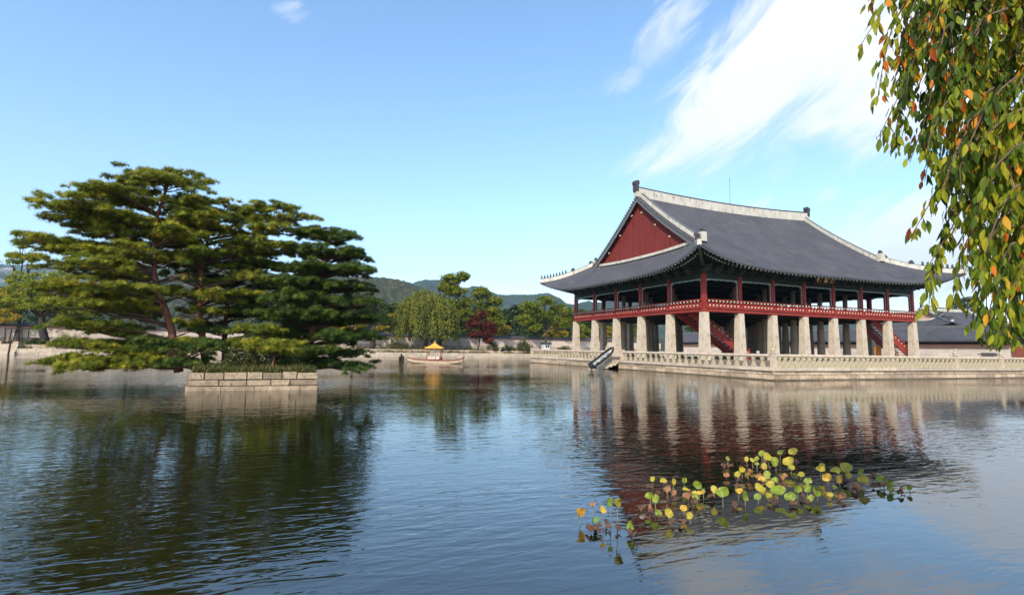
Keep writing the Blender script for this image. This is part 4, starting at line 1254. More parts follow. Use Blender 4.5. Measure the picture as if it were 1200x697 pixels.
    pine('small bright green pine at the front edge of the island', [(-41.6, -13.2, .9), (-41.5, -13.2, 1.7), (-41.4, -13.2, 2.2)],
         [(1.7, 1.0, .9), (2.0, 1.3, 1.2), (2.35, .8, .8)], 14, M['pine'], gp, .07, 1.0, pad=(.4, .6), tuft=.17, density=90, seed=17)
    pine('low mid-green young pine behind the small bright one', [(-42.7, -11.5, .9), (-42.6, -11.5, 2.0), (-42.4, -11.5, 3.2)],
         [(2.0, 1.0, 1.2), (2.6, 1.4, 1.5), (3.3, .7, .7)], 16, M['pine'], gp, .08, 1.2, pad=(.45, .7), tuft=.18, density=80, seed=19)
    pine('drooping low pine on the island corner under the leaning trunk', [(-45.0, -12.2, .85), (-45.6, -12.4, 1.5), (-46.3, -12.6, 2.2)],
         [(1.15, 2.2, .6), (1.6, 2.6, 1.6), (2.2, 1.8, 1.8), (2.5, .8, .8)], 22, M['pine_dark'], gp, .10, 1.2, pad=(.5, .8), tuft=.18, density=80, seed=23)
    for i, (x, y, r, h, l, m) in enumerate(((-43.6, -13.0, .75, .95, 'brownish shrub right of the drooping low pine on the island', 'shrub'), (-42.6, -12.6, .6, .8, 'rounded dull shrub in the middle of the island edge', 'shrub'), (-40.3, -13.4, .55, .6, 'low green shrub at the right end of the island wall', 'grass'), (-40.6, -11.6, .9, 1.2, 'dark leafy shrub under the dense dark pine', 'forest'), (-43.4, -8.2, 1.3, 1.5, 'wide dark thicket between the pine trunks on the island', 'forest'), (-41.2, -6.6, 1.5, 1.7, 'tallest dark thicket at the middle of the island', 'forest'), (-42.6, -3.4, 1.8, 1.9, 'dark thicket at the far end of the island', 'forest'))):
        bush('shrub', l, (x, y, .86), r, h, M[m], int(900 * max(1, r) ** 2), .13, 'shrubs on the island')
island()

# ------------------------------------------------------------------ trees and shrubs of the far bank
def bank_trees():
    broadleaf('zelkova_tree', 'tallest yellow-green tree on the far bank between willow and red maple', 'tree', (-6.4, 88.0, GZ),
              [(-3.2, 88, 19.2, 2.3, 2.0, 1.6), (-.2, 88, 20.3, 1.9, 1.8, 1.3), (-4.6, 88, 17.2, 1.5, 1.5, 1.0), (-1.6, 88, 16.4, 2.6, 2.4, 1.5), (5.6, 88.6, 16.4, 2.6, 2.2, 1.5), (9.2, 88.6, 14.4, 2.0, 1.8, 1.1), (2.8, 88.5, 13.6, 3.8, 3.0, 2.0), (-4.2, 87.5, 12.6, 3.6, 3.0, 2.2), (7.6, 88.6, 11.8, 3.2, 2.4, 1.7), (-.8, 87, 10.4, 3.8, 2.6, 1.9), (9.6, 88.6, 9.2, 2.6, 2.2, 1.5), (-6.4, 87.5, 9.4, 2.4, 2.2, 1.5), (4.6, 88, 9.4, 3.0, 2.4, 1.5)],
              M['zelkova'], .6, leaf=.5, per=2200, clusters=44, cl_r=.85, lean=(-3.2, 88, 7.4))
    # weeping willow
    base = Vector((-11.0, 80.0, GZ))
    root = thing('willow_tree', 'round weeping willow with olive curtains on the far bank behind the boat', 'tree', base)
    b = MB(); b.tube([base - Vector((0, 0, .2)), base + Vector((.2, 0, 4)), base + Vector((0, 0, 8)), base + Vector((.3, 0, 11.5))], [.55, .45, .32, .1], 9)
    pos, dr, tone = [], [], []
    for k in range(330):
        a = rng.uniform(0, 6.28); q = rng.uniform(0, 1) ** .55
        rad = 7.4 * q; zt = 15.0 * (1 - .30 * q ** 2.2) + rng.normal(0, .5)
        s0 = base + Vector((math.cos(a) * rad, math.sin(a) * rad * .8, 0)); s0.z = zt
        ln = rng.uniform(2.5, 6.0) + 4.5 * max(0, q - .5)
        ln = min(ln, zt - 2.2)
        if k % 5 == 0: b.tube(limb_path(base + Vector((0, 0, 7.5)), s0, .12, 5, .04), np.linspace(.14, .03, 6), 5)
        m = int(ln * 17)
        f = rng.uniform(0, 1, m)
        p = np.array(s0)[None] + np.stack([math.cos(a) * .6 * f + rng.normal(0, .28, m), math.sin(a) * .5 * f + rng.normal(0, .28, m), -ln * f + rng.normal(0, .1, m)], 1)
        pos.append(p); tone.append(np.clip(rng.normal(rng.uniform(.2, .8), .15, m), 0, 1)); dr.append(np.stack([rng.normal(0, .25, m), rng.normal(0, .25, m), -np.ones(m)], 1))
    b.build('trunk', M['bark'], root, smooth=True)
    pos, dr, tone = map(np.concatenate, (pos, dr, tone)); n = len(pos)
    stamp('crown', LEAF, LEAF_F, pos, frames(dr, rng.uniform(0, 6.28, n)), np.stack([np.full(n, .22), rng.uniform(.3, .65, n), np.full(n, .3)], 1), M['willow'], root, tone)
    broadleaf('maple_tree', 'dark red maple hanging over the far bank beside the tall yellow-green tree', 'tree', (1.6, 79.2, 1.0),
              [(2.6, 79.6, 9.4, 2.0, 1.8, 1.6), (1.0, 79.4, 7.8, 1.8, 1.8, 1.5), (4.4, 79.8, 7.6, 1.9, 1.8, 1.5), (2.8, 79.4, 6.0, 2.2, 1.9, 1.4), (4.2, 79.0, 4.2, 1.0, 1.0, 1.4), (.8, 79.2, 5.4, 1.2, 1.3, 1.0), (5.6, 79.8, 6.2, 1.0, 1.0, 1.0)],
              M['maple'], .22, leaf=.38, per=1600, clusters=22, cl_r=.7)
    broadleaf('locust_tree', 'rounded yellow-green tree on the bank just left of the pavilion', 'tree', (25.0, 90.4, GZ),
              [(25.0, 90.4, 15.0, 3.6, 2.8, 1.9), (20.0, 90, 13.4, 3.0, 2.6, 1.7), (30.6, 91, 13.0, 3.6, 2.8, 1.9), (18.6, 90, 10.0, 2.6, 2.4, 1.6), (24.0, 90, 11.4, 3.4, 2.6, 1.9), (29.6, 91, 10.0, 3.4, 2.6, 1.7), (34.0, 91, 10.6, 2.6, 2.2, 1.7), (35.4, 91, 7.8, 2.4, 2.2, 1.3), (21.4, 90, 8.0, 2.4, 2.2, 1.2)],
              M['zelkova'], .36, leaf=.46, per=2200, clusters=44, cl_r=.85, lean=(25.6, 90.5, 7.6))
    # left bank behind the pines
    broadleaf('bank_tree', 'leaning dark-trunked tree with yellow-green crown on the bank left of the pines', 'tree', (-79.2, 71.4, 1.3),
              [(-82.5, 71, 11.5, 3.4, 2.6, 2.2), (-78.0, 71, 12.5, 3.2, 2.6, 2.2), (-74, 71.5, 10.5, 3.2, 2.6, 2.0), (-84.5, 71, 8.6, 2.8, 2.4, 1.6), (-80.0, 70.6, 8.6, 3.0, 2.4, 1.6), (-75.5, 71.2, 7.2, 2.4, 2.0, 1.2)],
              M['zelkova'], .62, M['dark_bark'], .4, 1600, clusters=26, cl_r=.75, lean=(-80.2, 71.2, 6.5))
    broadleaf('bank_tree', 'tall thin tree rising at the edge of the view behind the pines', 'tree', (-86.2, 80.5, GZ),
              [(-86.8, 80.5, 20.0, 1.6, 1.5, 1.6), (-85.4, 80.5, 17.6, 2.2, 1.8, 1.3), (-88.2, 80.5, 17.0, 1.7, 1.7, 1.2), (-86.6, 80.5, 14.0, 2.6, 2.2, 1.5)],
              M['zelkova'], .3, leaf=.4, per=900, clusters=18, cl_r=.6)
    broadleaf('bank_tree', 'wide yellowing tree behind the wooden rack on the bank', 'tree', (-90.5, 79.0, GZ),
              [(-91, 79, 10.5, 3.6, 2.8, 2.2), (-87, 79, 9.2, 3.0, 2.6, 2.0), (-94, 79, 8.0, 3.0, 2.6, 2.0), (-88.5, 78.6, 6.4, 3.0, 2.4, 1.4)],
              M['yellow_leaf'], .4, leaf=.42, per=1400, clusters=24, cl_r=.75)
    broadleaf('bank_tree', 'green tree half hidden behind the leaning pine', 'tree', (-70.0, 82.0, GZ),
              [(-70, 82, 13, 4, 3, 2.4), (-65, 82, 11.5, 3.6, 3, 2.2), (-74, 82, 11.0, 3.4, 3, 2.2), (-68, 82, 8.2, 4, 3, 1.8)],
              M['forest'], .4, leaf=.45, per=1300, clusters=24, cl_r=.8)
    broadleaf('bank_tree', 'thin-trunked bank tree hidden behind the dark pine', 'tree', (-27.5, 78.6, GZ),
              [(-28, 78.8, 11, 3.0, 2.6, 2.0), (-24.8, 78.8, 9.6, 2.4, 2.4, 1.6), (-31, 78.8, 9.0, 2.6, 2.4, 1.6)], M['forest'], .34, M['dark_bark'], .42, 1300, clusters=22, cl_r=.75)
    broadleaf('bank_tree', 'thick-trunked bank tree showing past the dark pine by the willow', 'tree', (-23.4, 78.4, GZ),
              [(-22.6, 79, 10.6, 2.4, 2.2, 1.8), (-25.4, 79, 13.0, 2.6, 2.4, 2.0), (-20.6, 79, 7.8, 1.8, 1.8, 1.2)], M['forest'], .62, M['dark_bark'], .42, 1300, clusters=22, cl_r=.7)
    # trees behind the palace wall
    spec = [(-26, 104, 12, 'yellow_leaf', 'orange-yellow tree above the wall beside the dark pine'), (-15.0, 101, 11, 'yellow_leaf', 'golden tree peeping out left of the willow above the wall'),
            (14.5, 101, 10.5, 'yellow_leaf', 'bright yellow tree above the wall left of the rounded bank tree'), (35, 104, 10, 'yellow_leaf', 'golden tree above the wall beside the pavilion corner post'),
            (44, 106, 12, 'zelkova', 'light green tree seen between the pavilion posts'), (9.0, 112, 13, 'forest', 'dark spreading pine-like tree above the wall right of the maple'),
            (52, 104, 11, 'yellow_leaf', 'yellow tree seen between the stone pillars'), (-6, 118, 16, 'forest', 'dark tree behind the tallest bank tree'), (62, 102, 13, 'zelkova', 'green tree behind the pavilion centre pillars')]
    for x, y, h, m, l in spec:
        s = h / 12
        lb = [(x + random.uniform(-.5, .5), y, h - 1.6 * s, 2.4 * s, 2.2 * s, 1.6 * s), (x - 2.6 * s, y, h - 4 * s, 2.4 * s, 2.2 * s, 1.7 * s), (x + 2.6 * s, y, h - 3.6 * s, 2.4 * s, 2.2 * s, 1.7 * s), (x, y - 1, h - 6.0 * s, 3.0 * s, 2.4 * s, 1.6 * s)]
        broadleaf('tree', l, 'tree', (x, y, GZ), lb, M[m], .25, leaf=.45, per=1100, clusters=20, cl_r=.75, group='trees behind the palace wall')
    broadleaf('tree', 'airy green tree rising behind the palace hall roof', 'tree', (101, 29, 1.2),
              [(101, 29, 14.6, 2.2, 2.0, 1.1), (97.6, 28.4, 13.2, 2.0, 2.0, 1.0), (103.6, 28.6, 12.8, 2.4, 2.0, 1.2), (100.6, 28.6, 11.2, 2.8, 2.2, 1.2), (105.6, 28.6, 10.6, 2.2, 2.0, 1.2)], M['forest'], .3, leaf=.36, per=1100, clusters=22, cl_r=.65)
    # bank shrubs
    sh = [(14.2, 79.9, 2.1, 3.0, 'shrub', 'large leafy bush at the water edge left of the terrace', 2600), (8.9, 79.2, 1.1, 1.5, 'forest', 'small dark green bush beside the stone lantern', 1000), (5.6, 79.4, 1.6, 2.2, 'shrub', 'straggly bush just right of the red maple', 1300),
          (-17.6, 77.6, 1.9, 1.7, 'shrub', 'low brown bush on the bank left of the willow', 1500), (-80.4, 70.6, 1.5, 1.0, 'forest', 'dark low bush below the reddish box', 900), (-76.4, 72.4, 1.8, 2.2, 'zelkova', 'light green bush right of the leaning dark trunk', 1200),
          (27.5, 82.8, 2.0, 1.5, 'shrub', 'dull bush behind the terrace balustrade end', 1200), (11.0, 80.2, .9, 1.1, 'grass', 'small yellowish bush between lantern and large bush', 800), (-62, 72.6, 2.0, 2.0, 'shrub', 'brown bush across the water behind the pine boughs', 1200)]
    for x, y, r, h, m, l, n in sh:
        bush('bush', l, (x, y, 1.5 if y > bank_y(x) + 1.2 else .92), r, h, M[m], n, .26, 'bushes along the far bank')
    # grass and weeds on the ledge and along the foot of the wall
    n = 26000
    x = rng.uniform(-120, 57, n); o = np.where(rng.uniform(0, 1, n) < .45, rng.uniform(.5, 1.5, n), rng.uniform(1.9, 13.6, n))
    clump = np.sin(x * .9) + np.sin(x * .37 + 2) + rng.normal(0, .8, n) > .2
    x, o = x[clump], o[clump]; n = len(x)
    z = np.where(o < 1.6, .88, GZ - .02)
    d = np.stack([rng.normal(0, .4, n), rng.normal(0, .4, n), np.ones(n)], 1)
    g = stamp('bank_grass', [(-.06, 0, 0), (.06, 0, 0), (.02, .6, 0), (0, 1, .1)], [(0, 1, 2, 3)], np.stack([x, 76.4 + .107 * x + o, z], 1), frames(d, rng.uniform(0, 6.28, n)), np.stack([np.full(n, 1.6), rng.uniform(.2, .75, n), np.full(n, .5)], 1), M['grass'], None, rng.uniform(.2, 1, n))
    tag(g, kind='stuff')
    # far wood: one mass
    n_t = 260
    pos, tone = [], []
    for k in range(n_t):
        x = rng.uniform(-45, 90) if k % 5 < 3 else rng.uniform(-190, 140); y = rng.uniform(112, 230) + .1 * x
        h = rng.uniform(12, 17.5) + (y - 110) * .03
        rr = rng.uniform(2.4, 4.2)
        for c in range(9):
            dd = rand_dir(1, -.6, 1)[0]
            cc = np.array([x, y, h - rr]) + dd * rr * np.array([1, 1, 1.1]) * rng.uniform(.5, 1)
            m = 70
            g = rand_dir(m) * rng.uniform(.2, 1, (m, 1)) ** .5
            pos.append(cc + g * np.array([1.5, 1.5, 1.0])); tone.append(np.clip(rng.normal(rng.uniform(.1, .8), .15, m), 0, 1))
        m = 160
        pos.append(np.array([x, y, 0]) + np.stack([rng.normal(0, rr * .5, m), rng.normal(0, rr * .5, m), rng.uniform(2, h - rr, m)], 1)); tone.append(rng.uniform(0, .5, m))
    pos, tone = np.concatenate(pos), np.concatenate(tone); n = len(pos)
    f = stamp('forest', LEAF, LEAF_F, pos, frames(rand_dir(n, -.5, .5), rng.uniform(-1.2, 1.2, n)), np.stack([rng.uniform(.6, 1.1, n)] * 3, 1), M['forest'], None, tone)
    tag(f, kind='stuff')
bank_trees()

# ------------------------------------------------------------------ small things on the bank
def small_things():
    t = thing('stone_lantern', 'small pale stone lantern on the far bank beside a dark bush', 'lantern', (7.1, 78.4, .95))
    b = MB(); b.frustum((7.1, 78.4), .4, .34, .93, 1.15); b.frustum((7.1, 78.4), .15, .13, 1.152, 2.0, n=8); b.build('shaft', M['granite_pale'], t)
    b = MB(); b.frustum((7.1, 78.4), .3, .3, 2.003, 2.5); b.build('lamp_house', M['granite_pale'], t)
    b = MB(); b.frustum((7.1, 78.4), .62, .1, 2.503, 2.85); b.lathe((7.1, 78.4, 2.85), [(.1, 0), (.12, .1), (.02, .25)], 8); b.build('cap', M['granite_pale'], t)
    # white hut-like box behind the balustrade end
    t = thing('ticket_box', 'small white box with dark roof and two dark windows behind the balustrade', 'booth', (20.5, 80.4, GZ))
    b = MB(); b.boxb(19.55, 21.45, 79.7, 81.1, GZ, 3.45); b.build('body', M['white_hull'], t)
    b = MB(); b.boxb(19.3, 21.8, 79.45, 81.35, 3.453, 3.75); b.boxb(19.6, 21.5, 79.7, 81.1, 3.753, 3.9); b.build('roof', M['ornament'], t)
    for x in (20.35, 20.95):
        b = MB(); b.boxb(x - .2, x + .2, 79.66, 79.697, 2.55, 3.2); b.build('window', M['rubber'], t)
    # wooden rack
    t = thing('wooden_rack', 'open dark wooden pole rack standing on the stone bank steps', 'rack', (-83.3, 71.4, 1.7))
    for x, lean in ((-84.8, 0), (-84.2, .35), (-83.6, .3), (-83.0, .3), (-82.4, -.45), (-81.7, 0)):
        b = MB(); b.tube([(x, 71.4, 1.6), (x + lean * .6, 71.4, 4.2)], .09, 6); b.build('pole', M['dark_wood'], t)
    b = MB(); b.tube([(-85.0, 71.4, 4.2), (-81.5, 71.4, 4.2)], .10, 6); b.build('top_rail', M['dark_wood'], t)
    b = MB(); b.tube([(-85.0, 71.4, 1.95), (-81.5, 71.4, 1.95)], .09, 6); b.build('bottom_rail', M['dark_wood'], t)
    t = thing('storage_box', 'dark reddish low box with pale notice beside the wooden rack', 'box', (-80.3, 72.0, GZ))
    b = MB(); b.boxb(-81.4, -79.2, 71.6, 72.6, GZ, 2.6); b.build('body', M['rust'], t)
    b = MB(); b.boxb(-81.6, -79.0, 71.4, 72.8, 2.603, 2.78); b.build('lid', M['dark_wood'], t)
    b = MB(); b.boxb(-81.0, -80.75, 71.56, 71.597, 2.1, 2.4); b.build('notice', M['white_hull'], t)
    t = tag(MB().build('x', M['dark_wood']), None) if False else None
    b = MB(); b.tube([(-81.2, 63.4, -.6), (-81.0, 63.4, 2.3)], .13, 7); b.tube([(-81.45, 63.4, 2.05), (-80.6, 63.4, 2.1)], .05, 6)
    tag(b.build('mooring_post', M['dark_wood'], None, origin=(-81.1, 63.4, 0)), 'thin dark pole standing in the water before the bank steps', 'pole', 'posts in the water')
    p = (-22.0, 52.0)
    b = MB()
    for dx, dy, h in ((-.3, 0, .5), (.1, .2, .95), (.45, -.1, .6)): b.tube([(p[0] + dx, p[1] + dy, -.6), (p[0] + dx * .7, p[1] + dy * .7, h)], [.2, .16], 7)
    tag(b.build('mooring_post', M['dark_wood'], None, origin=(p[0], p[1], 0)), 'dark stump-like mooring posts in the water left of the canopy boat', 'mooring post', 'posts in the water')
    # stone steps on the left bank
    t = thing('bank_steps', 'pale stone steps down the bank below the wooden rack', 'steps', (-84, 67.6, 0))
    for k in range(4):
        b = MB(); y = bank_y(-84) + .35 * k
        b.boxb(-87.5, -81.8, y - .25, y + 1.4, .0 + .38 * k, .05 + .40 * (k + 1)); b.build('step', M['granite_pale'], t)
    for x in (-84.4, -82.2):
        b = MB(); b.boxb(x - .35, x + .35, 68.3, 69.0, 1.64, 2.1)
        tag(b.build('stone_block', M['granite'], None, origin=(x, 68.6, 1.64)), 'rough square stone on the steps %s the wooden rack' % ('under' if x < -83 else 'near the right end of'), 'stone block', 'loose stones on the bank steps')
    # low dark-roofed chimney behind the right balustrade
    t = thing('chimney', 'low pale chimney with flat dark tile cap against the long gallery wall', 'chimney', (60.4, 4.6, 1.2))
    b = MB(); b.boxb(60.1, 60.9, 3.9, 5.6, 1.15, 2.45); b.build('shaft', M['pale_wall'], t)
    b = MB(); b.boxb(59.8, 61.1, 3.6, 5.9, 2.453, 2.6); b.boxb(60.1, 60.8, 3.9, 5.6, 2.603, 2.75); b.build('cap', M['tile'], t)
    t = thing('notice_stand', 'tiny white notice on a thin stand under the pavilion', 'sign', (9.6, 2.0, ZF))
    b = MB(); b.tube([(9.6, 2.0, ZF), (9.6, 2.0, ZF + .75)], .03, 6); b.build('stand', M['rubber'], t)
    b = MB(); b.boxb(9.4, 9.8, 1.96, 2.0, ZF + .72, ZF + 1.05); b.build('panel', M['white_hull'], t)
    # pale houses far up the hillside
    for x, y, z, l in ((30, 560, 34, 'distant pale block house on the wooded hillside'), (52, 575, 44, 'small distant white house higher on the hillside'), (92, 560, 58, 'distant pale houses row near the hill crest')):
        t = thing('distant_house', l, 'house', (x, y, z - 12), 'houses on the far hillside')
        b = MB(); b.boxb(x - 4, x + 4, y - 3, y + 3, z - 14, z + 3); b.build('wall', M['house'], t)
        b = MB(); b.grid([[(x - 4.4, yy, z + 3.0), (x, yy, z + 5.2), (x + 4.4, yy, z + 3.0), (x - 4.4, yy, z + 3.0)] for yy in (y - 3.4, y + 3.4)]); b.build('roof', M['tile_edge'], t)
        for dx in (-2.2, 0, 2.2):
            b = MB(); b.boxb(x + dx - .6, x + dx + .6, y - 3.05, y - 3.003, z - .4, z + 1.6); b.build('window', M['rubber'], t)
small_things()

# ------------------------------------------------------------------ lotus clumps in the near water
LOTUS = {
 'orange lotus leaves on thin stems standing apart at the left end of the bed': [(679, 600.4, 8, 15, 'o', 618), (694.4, 590.6, 8, 3.4, 'p', 610), (706.5, 597, 8, 9, 'o', 623), (698.7, 608.7, 8, 4, 'g', 620), (695, 621, 12, 7, 'b', 626), (690, 618, 9, 5, 'b', 624)],
 'pair of upright lime lotus leaves with one low green leaf near the left end': [(715, 587.5, 7, 12, 'l', 622), (723.7, 588.4, 8, 14, 'y', 629), (740.4, 615, 9, 13, 'l', 630), (724.5, 616, 8, 6, 'b', 624), (753, 606.5, 7, 6, 'w', 610)],
 'bright yellow lotus clump standing in the dark reflection': [(761.5, 580, 9, 10, 'l', 600), (768.4, 584, 10, 10, 'l', 604), (771.9, 601, 9, 7, 'l', 610), (784, 600.8, 11, 11, 'y', 616), (801, 595, 8, 9, 'o', 608), (808.4, 604, 9, 8, 'y', 615), (761.5, 594, 6, 6, 'p', 602), (774, 606, 7, 4, 'b', 610)],
 'mixed peach and green lotus leaves behind the bright yellow clump': [(765, 561, 7, 5, 'y', 574), (777.6, 563.4, 8, 6, 'y', 578), (790, 564, 5, 8, 'y', 580), (802, 562.6, 6, 8, 'l', 576), (817.5, 567.7, 10, 11, 'l', 584), (815, 582, 8, 8, 'l', 592), (804, 573.4, 8, 4, 'y', 584), (770, 572, 8, 10, 'b', 584), (782, 573, 9, 6, 'p', 586), (790, 577, 7, 6, 'p', 588), (804.6, 580.6, 10, 7, 'p', 588), (814, 577, 6, 4, 'y', 586), (819.7, 577, 6, 6, 'o', 588), (824, 575.5, 5, 6, 'y', 586)],
 'large round lime lotus leaf with two smaller companions on tall stems': [(837, 573, 9, 8, 'y', 589), (847.6, 576, 15, 14, 'l', 598), (873, 580.4, 8, 13, 'l', 596), (866.6, 575, 9, 6, 'o', 588), (866, 566, 9, 6, 'b', 574), (861, 590, 7, 6, 'b', 594)],
 'small scattered lime lotus leaves at the far left of the back row': [(853, 537, 5, 5, 'l', 546), (864.4, 555.5, 8, 7, 'y', 566), (870, 549.7, 7, 8, 'y', 562), (878, 552.7, 7, 8, 'p', 563), (851.4, 556, 7, 7, 'p', 562), (875, 537.5, 6, 6, 'y', 549), (882, 539, 6, 4, 'y', 550), (889, 557.7, 9, 5, 'p', 563), (848, 545, 9, 5, 'b', 549)],
 'yellow-green lotus group forming the high back row': [(892.6, 531, 8, 7, 'l', 546), (887, 537, 6, 6, 'l', 550), (887, 543, 5, 5, 'l', 552), (901, 536.4, 12, 9, 'y', 552), (909, 541, 9, 11, 'l', 556), (914.7, 530, 7, 5, 'l', 546), (929.4, 528.4, 11, 7, 'y', 546), (924, 540.3, 13, 10, 'y', 556), (928, 547, 8, 8, 'y', 558), (896, 546, 8, 8, 'y', 556)],
 'dense lime lotus leaves in the centre of the lotus bed': [(899, 556, 10, 10, 'l', 570), (891, 571.8, 12, 9, 'y', 586), (888, 581.5, 9, 8, 'l', 592), (901, 580.4, 9, 5, 'y', 587), (912, 574, 17, 9, 'l', 588), (926, 582, 13, 12, 'l', 594), (918.6, 558, 9, 6, 'p', 563), (905.6, 587, 11, 6, 'b', 591), (893, 562, 9, 6, 'o', 570), (908, 562, 8, 7, 'l', 574), (903, 567, 10, 6, 'y', 578)],
 'fan of narrow lime lotus leaves right of the centre': [(947, 563, 9, 8, 'l', 576), (936, 573, 9, 10, 'l', 588), (946.8, 571.8, 10, 10, 'l', 586), (958, 575.4, 8, 13, 'l', 589), (950.4, 583, 8, 8, 'l', 592), (939, 556, 9, 4, 'y', 563), (930, 590, 10, 5, 'b', 594)],
 'orange-tinted lotus leaves above pinkish wilted ones': [(962, 549, 10, 8, 'y', 563), (969.5, 558.8, 10, 11, 'o', 572), (979, 552, 12, 5, 'y', 566), (984, 561, 8, 9, 'o', 574), (972.8, 579, 7, 6, 'y', 586), (985.8, 581.5, 11, 7, 'p', 587), (979, 571, 8, 4, 'l', 578), (964, 545, 8, 4, 'y', 560)],
 'tall yellow lotus leaves grouped toward the right of the bed': [(993, 548, 15, 6, 'y', 566), (994, 555.5, 8, 9, 'y', 570), (1009.6, 552, 7, 8, 'l', 568), (1012, 562, 12, 11, 'y', 576), (1004, 570.7, 12, 8, 'p', 576), (1001, 574, 9, 6, 'b', 578), (988, 546, 8, 6, 'y', 562)],
 'last few lime lotus leaves with dark wilted ones at the right end': [(1023.7, 556, 7, 5, 'p', 564), (1032, 560, 8, 9, 'l', 572), (1042.7, 566, 7, 10, 'l', 576), (1043.8, 573, 8, 7, 'l', 580), (1066, 571, 6, 7, 'l', 579), (1054, 577, 9, 6, 'b', 581), (1036, 568, 7, 5, 'p', 574), (1058, 572, 6, 4, 'p', 577)],
}
M['lotus_l'] = mat('lotus_lime', (.17, .21, .016), (.09, .135, .012), 7, .5, spec=.3, c2=(.34, .27, .03))
M['lotus_y'] = mat('lotus_yellow', (.36, .27, .02), (.18, .19, .02), 7, .5, spec=.3, c2=(.34, .17, .03))
M['lotus_o'] = mat('lotus_orange', (.48, .24, .03), (.36, .27, .03), 7, .55, spec=.3, c2=(.25, .10, .03))
M['lotus_g'] = mat('lotus_green', (.12, .20, .025), (.08, .13, .02), 8, .5, spec=.3)
M['lotus_p'] = mat('lotus_peach', (.30, .15, .06), (.17, .075, .035), 8, .75, c2=(.12, .05, .035))
M['lotus_b'] = mat('lotus_brown', (.12, .06, .035), (.05, .027, .018), 8, .8)
M['lotus_w'] = mat('lotus_grey', (.22, .18, .15), (.10, .08, .07), 8, .8)
M['lotus_stem'] = mat('lotus_stem', (.22, .20, .12), (.12, .12, .06), 12, .6)
def lotus():
    fpx = 635.5
    def ground_pt(px, py):
        d = fw + r2 * ((px - 600) / fpx) - u2 * ((py - 348.5) / fpx)
        return EYE + d * (-EYE.z / d.z)
    rr = random.Random(77)
    for label, leaves in LOTUS.items():
        leaves = [(px, py, w, h, col, py + (by - py) * .8) for px, py, w, h, col, by in leaves]
        leaves += [(l[0] + rr.uniform(-9, 9), l[5] + rr.uniform(-2, 3), rr.uniform(6, 11), rr.uniform(3, 5), 'b', l[5] + rr.uniform(0, 3)) for l in leaves if rr.random() < .28]
        c = ground_pt(sum(l[0] for l in leaves) / len(leaves), sum(l[5] for l in leaves) / len(leaves))
        root = thing('lotus_plant', label, 'water plant', c, 'lotus clumps in the near water')
        for (px, py, w, h, col, by) in leaves:
            p = ground_pt(px, by)
            dep = (p - EYE).dot(fw)
            k = dep / fpx
            z = max(.03, (by - py) * k / 1.03)
            if col in 'bw': z = .05
            rad = max(w, h) * .5 * k * .9
            ctr = Vector((p.x, p.y, z))
            vdir = (EYE - ctr).normalized()
            side = vdir.cross(Vector((0, 0, 1))).normalized() * rr.choice([-1, 1])
            if w >= h: q = min(h / w, .95); nrm = Vector((0, 0, 1)) * math.sqrt(1 - q * q) + Vector((vdir.x, vdir.y, 0)).normalized() * q
            else: q = min(w / h, .95); nrm = side * math.sqrt(1 - q * q) + vdir * q
            nrm = (nrm + Vector((rr.gauss(0, .12), rr.gauss(0, .12), rr.gauss(0, .12)))).normalized()
            ax = nrm.cross(Vector((0, 0, 1)));
            ax = ax.normalized() if ax.length > .05 else Vector((1, 0, 0))
            ay = nrm.cross(ax)
            b = MB(); n = 18
            wilt = col in 'pbw'
            vs = [ctr]; ph = rr.uniform(0, 6); fold = rr.uniform(.1, .75)
            for ring, f in ((1, .5), (2, 1.0)):
                for i in range(n):
                    t = 2 * math.pi * i / n
                    r_ = rad * f * (1 + .14 * math.sin(2 * t + ph * 1.7) + (.09 if wilt else .05) * math.sin(5 * t + ph) * f)
                    cup = rad * (fold * f * f * math.cos(t - ph) ** 2 + (.42 if wilt else .12) * f * math.sin(3 * t + ph) + (.2 * f * math.sin(7 * t + 2 * ph) if wilt else 0))
                    vs.append(ctr + ax * (r_ * math.cos(t)) + ay * (r_ * math.sin(t)) + nrm * cup)
            fs = [(0, 1 + i, 1 + (i + 1) % n) for i in range(n)] + [(1 + i, 1 + n + i, 1 + n + (i + 1) % n, 1 + (i + 1) % n) for i in range(n)]
            b.add(vs, fs)
            lf = b.build('leaf', M['lotus_' + col], root, smooth=True)
            if z > .06:
                s_ = MB(); off = Vector((rr.uniform(-.02, .02), rr.uniform(-.02, .02), 0))
                s_.tube([Vector((p.x, p.y, -.15)) + off, Vector((p.x, p.y, z * .5)) + off * .5, ctr - nrm * .005], .006, 5); s_.build('stem', M['lotus_stem'], lf)
lotus()

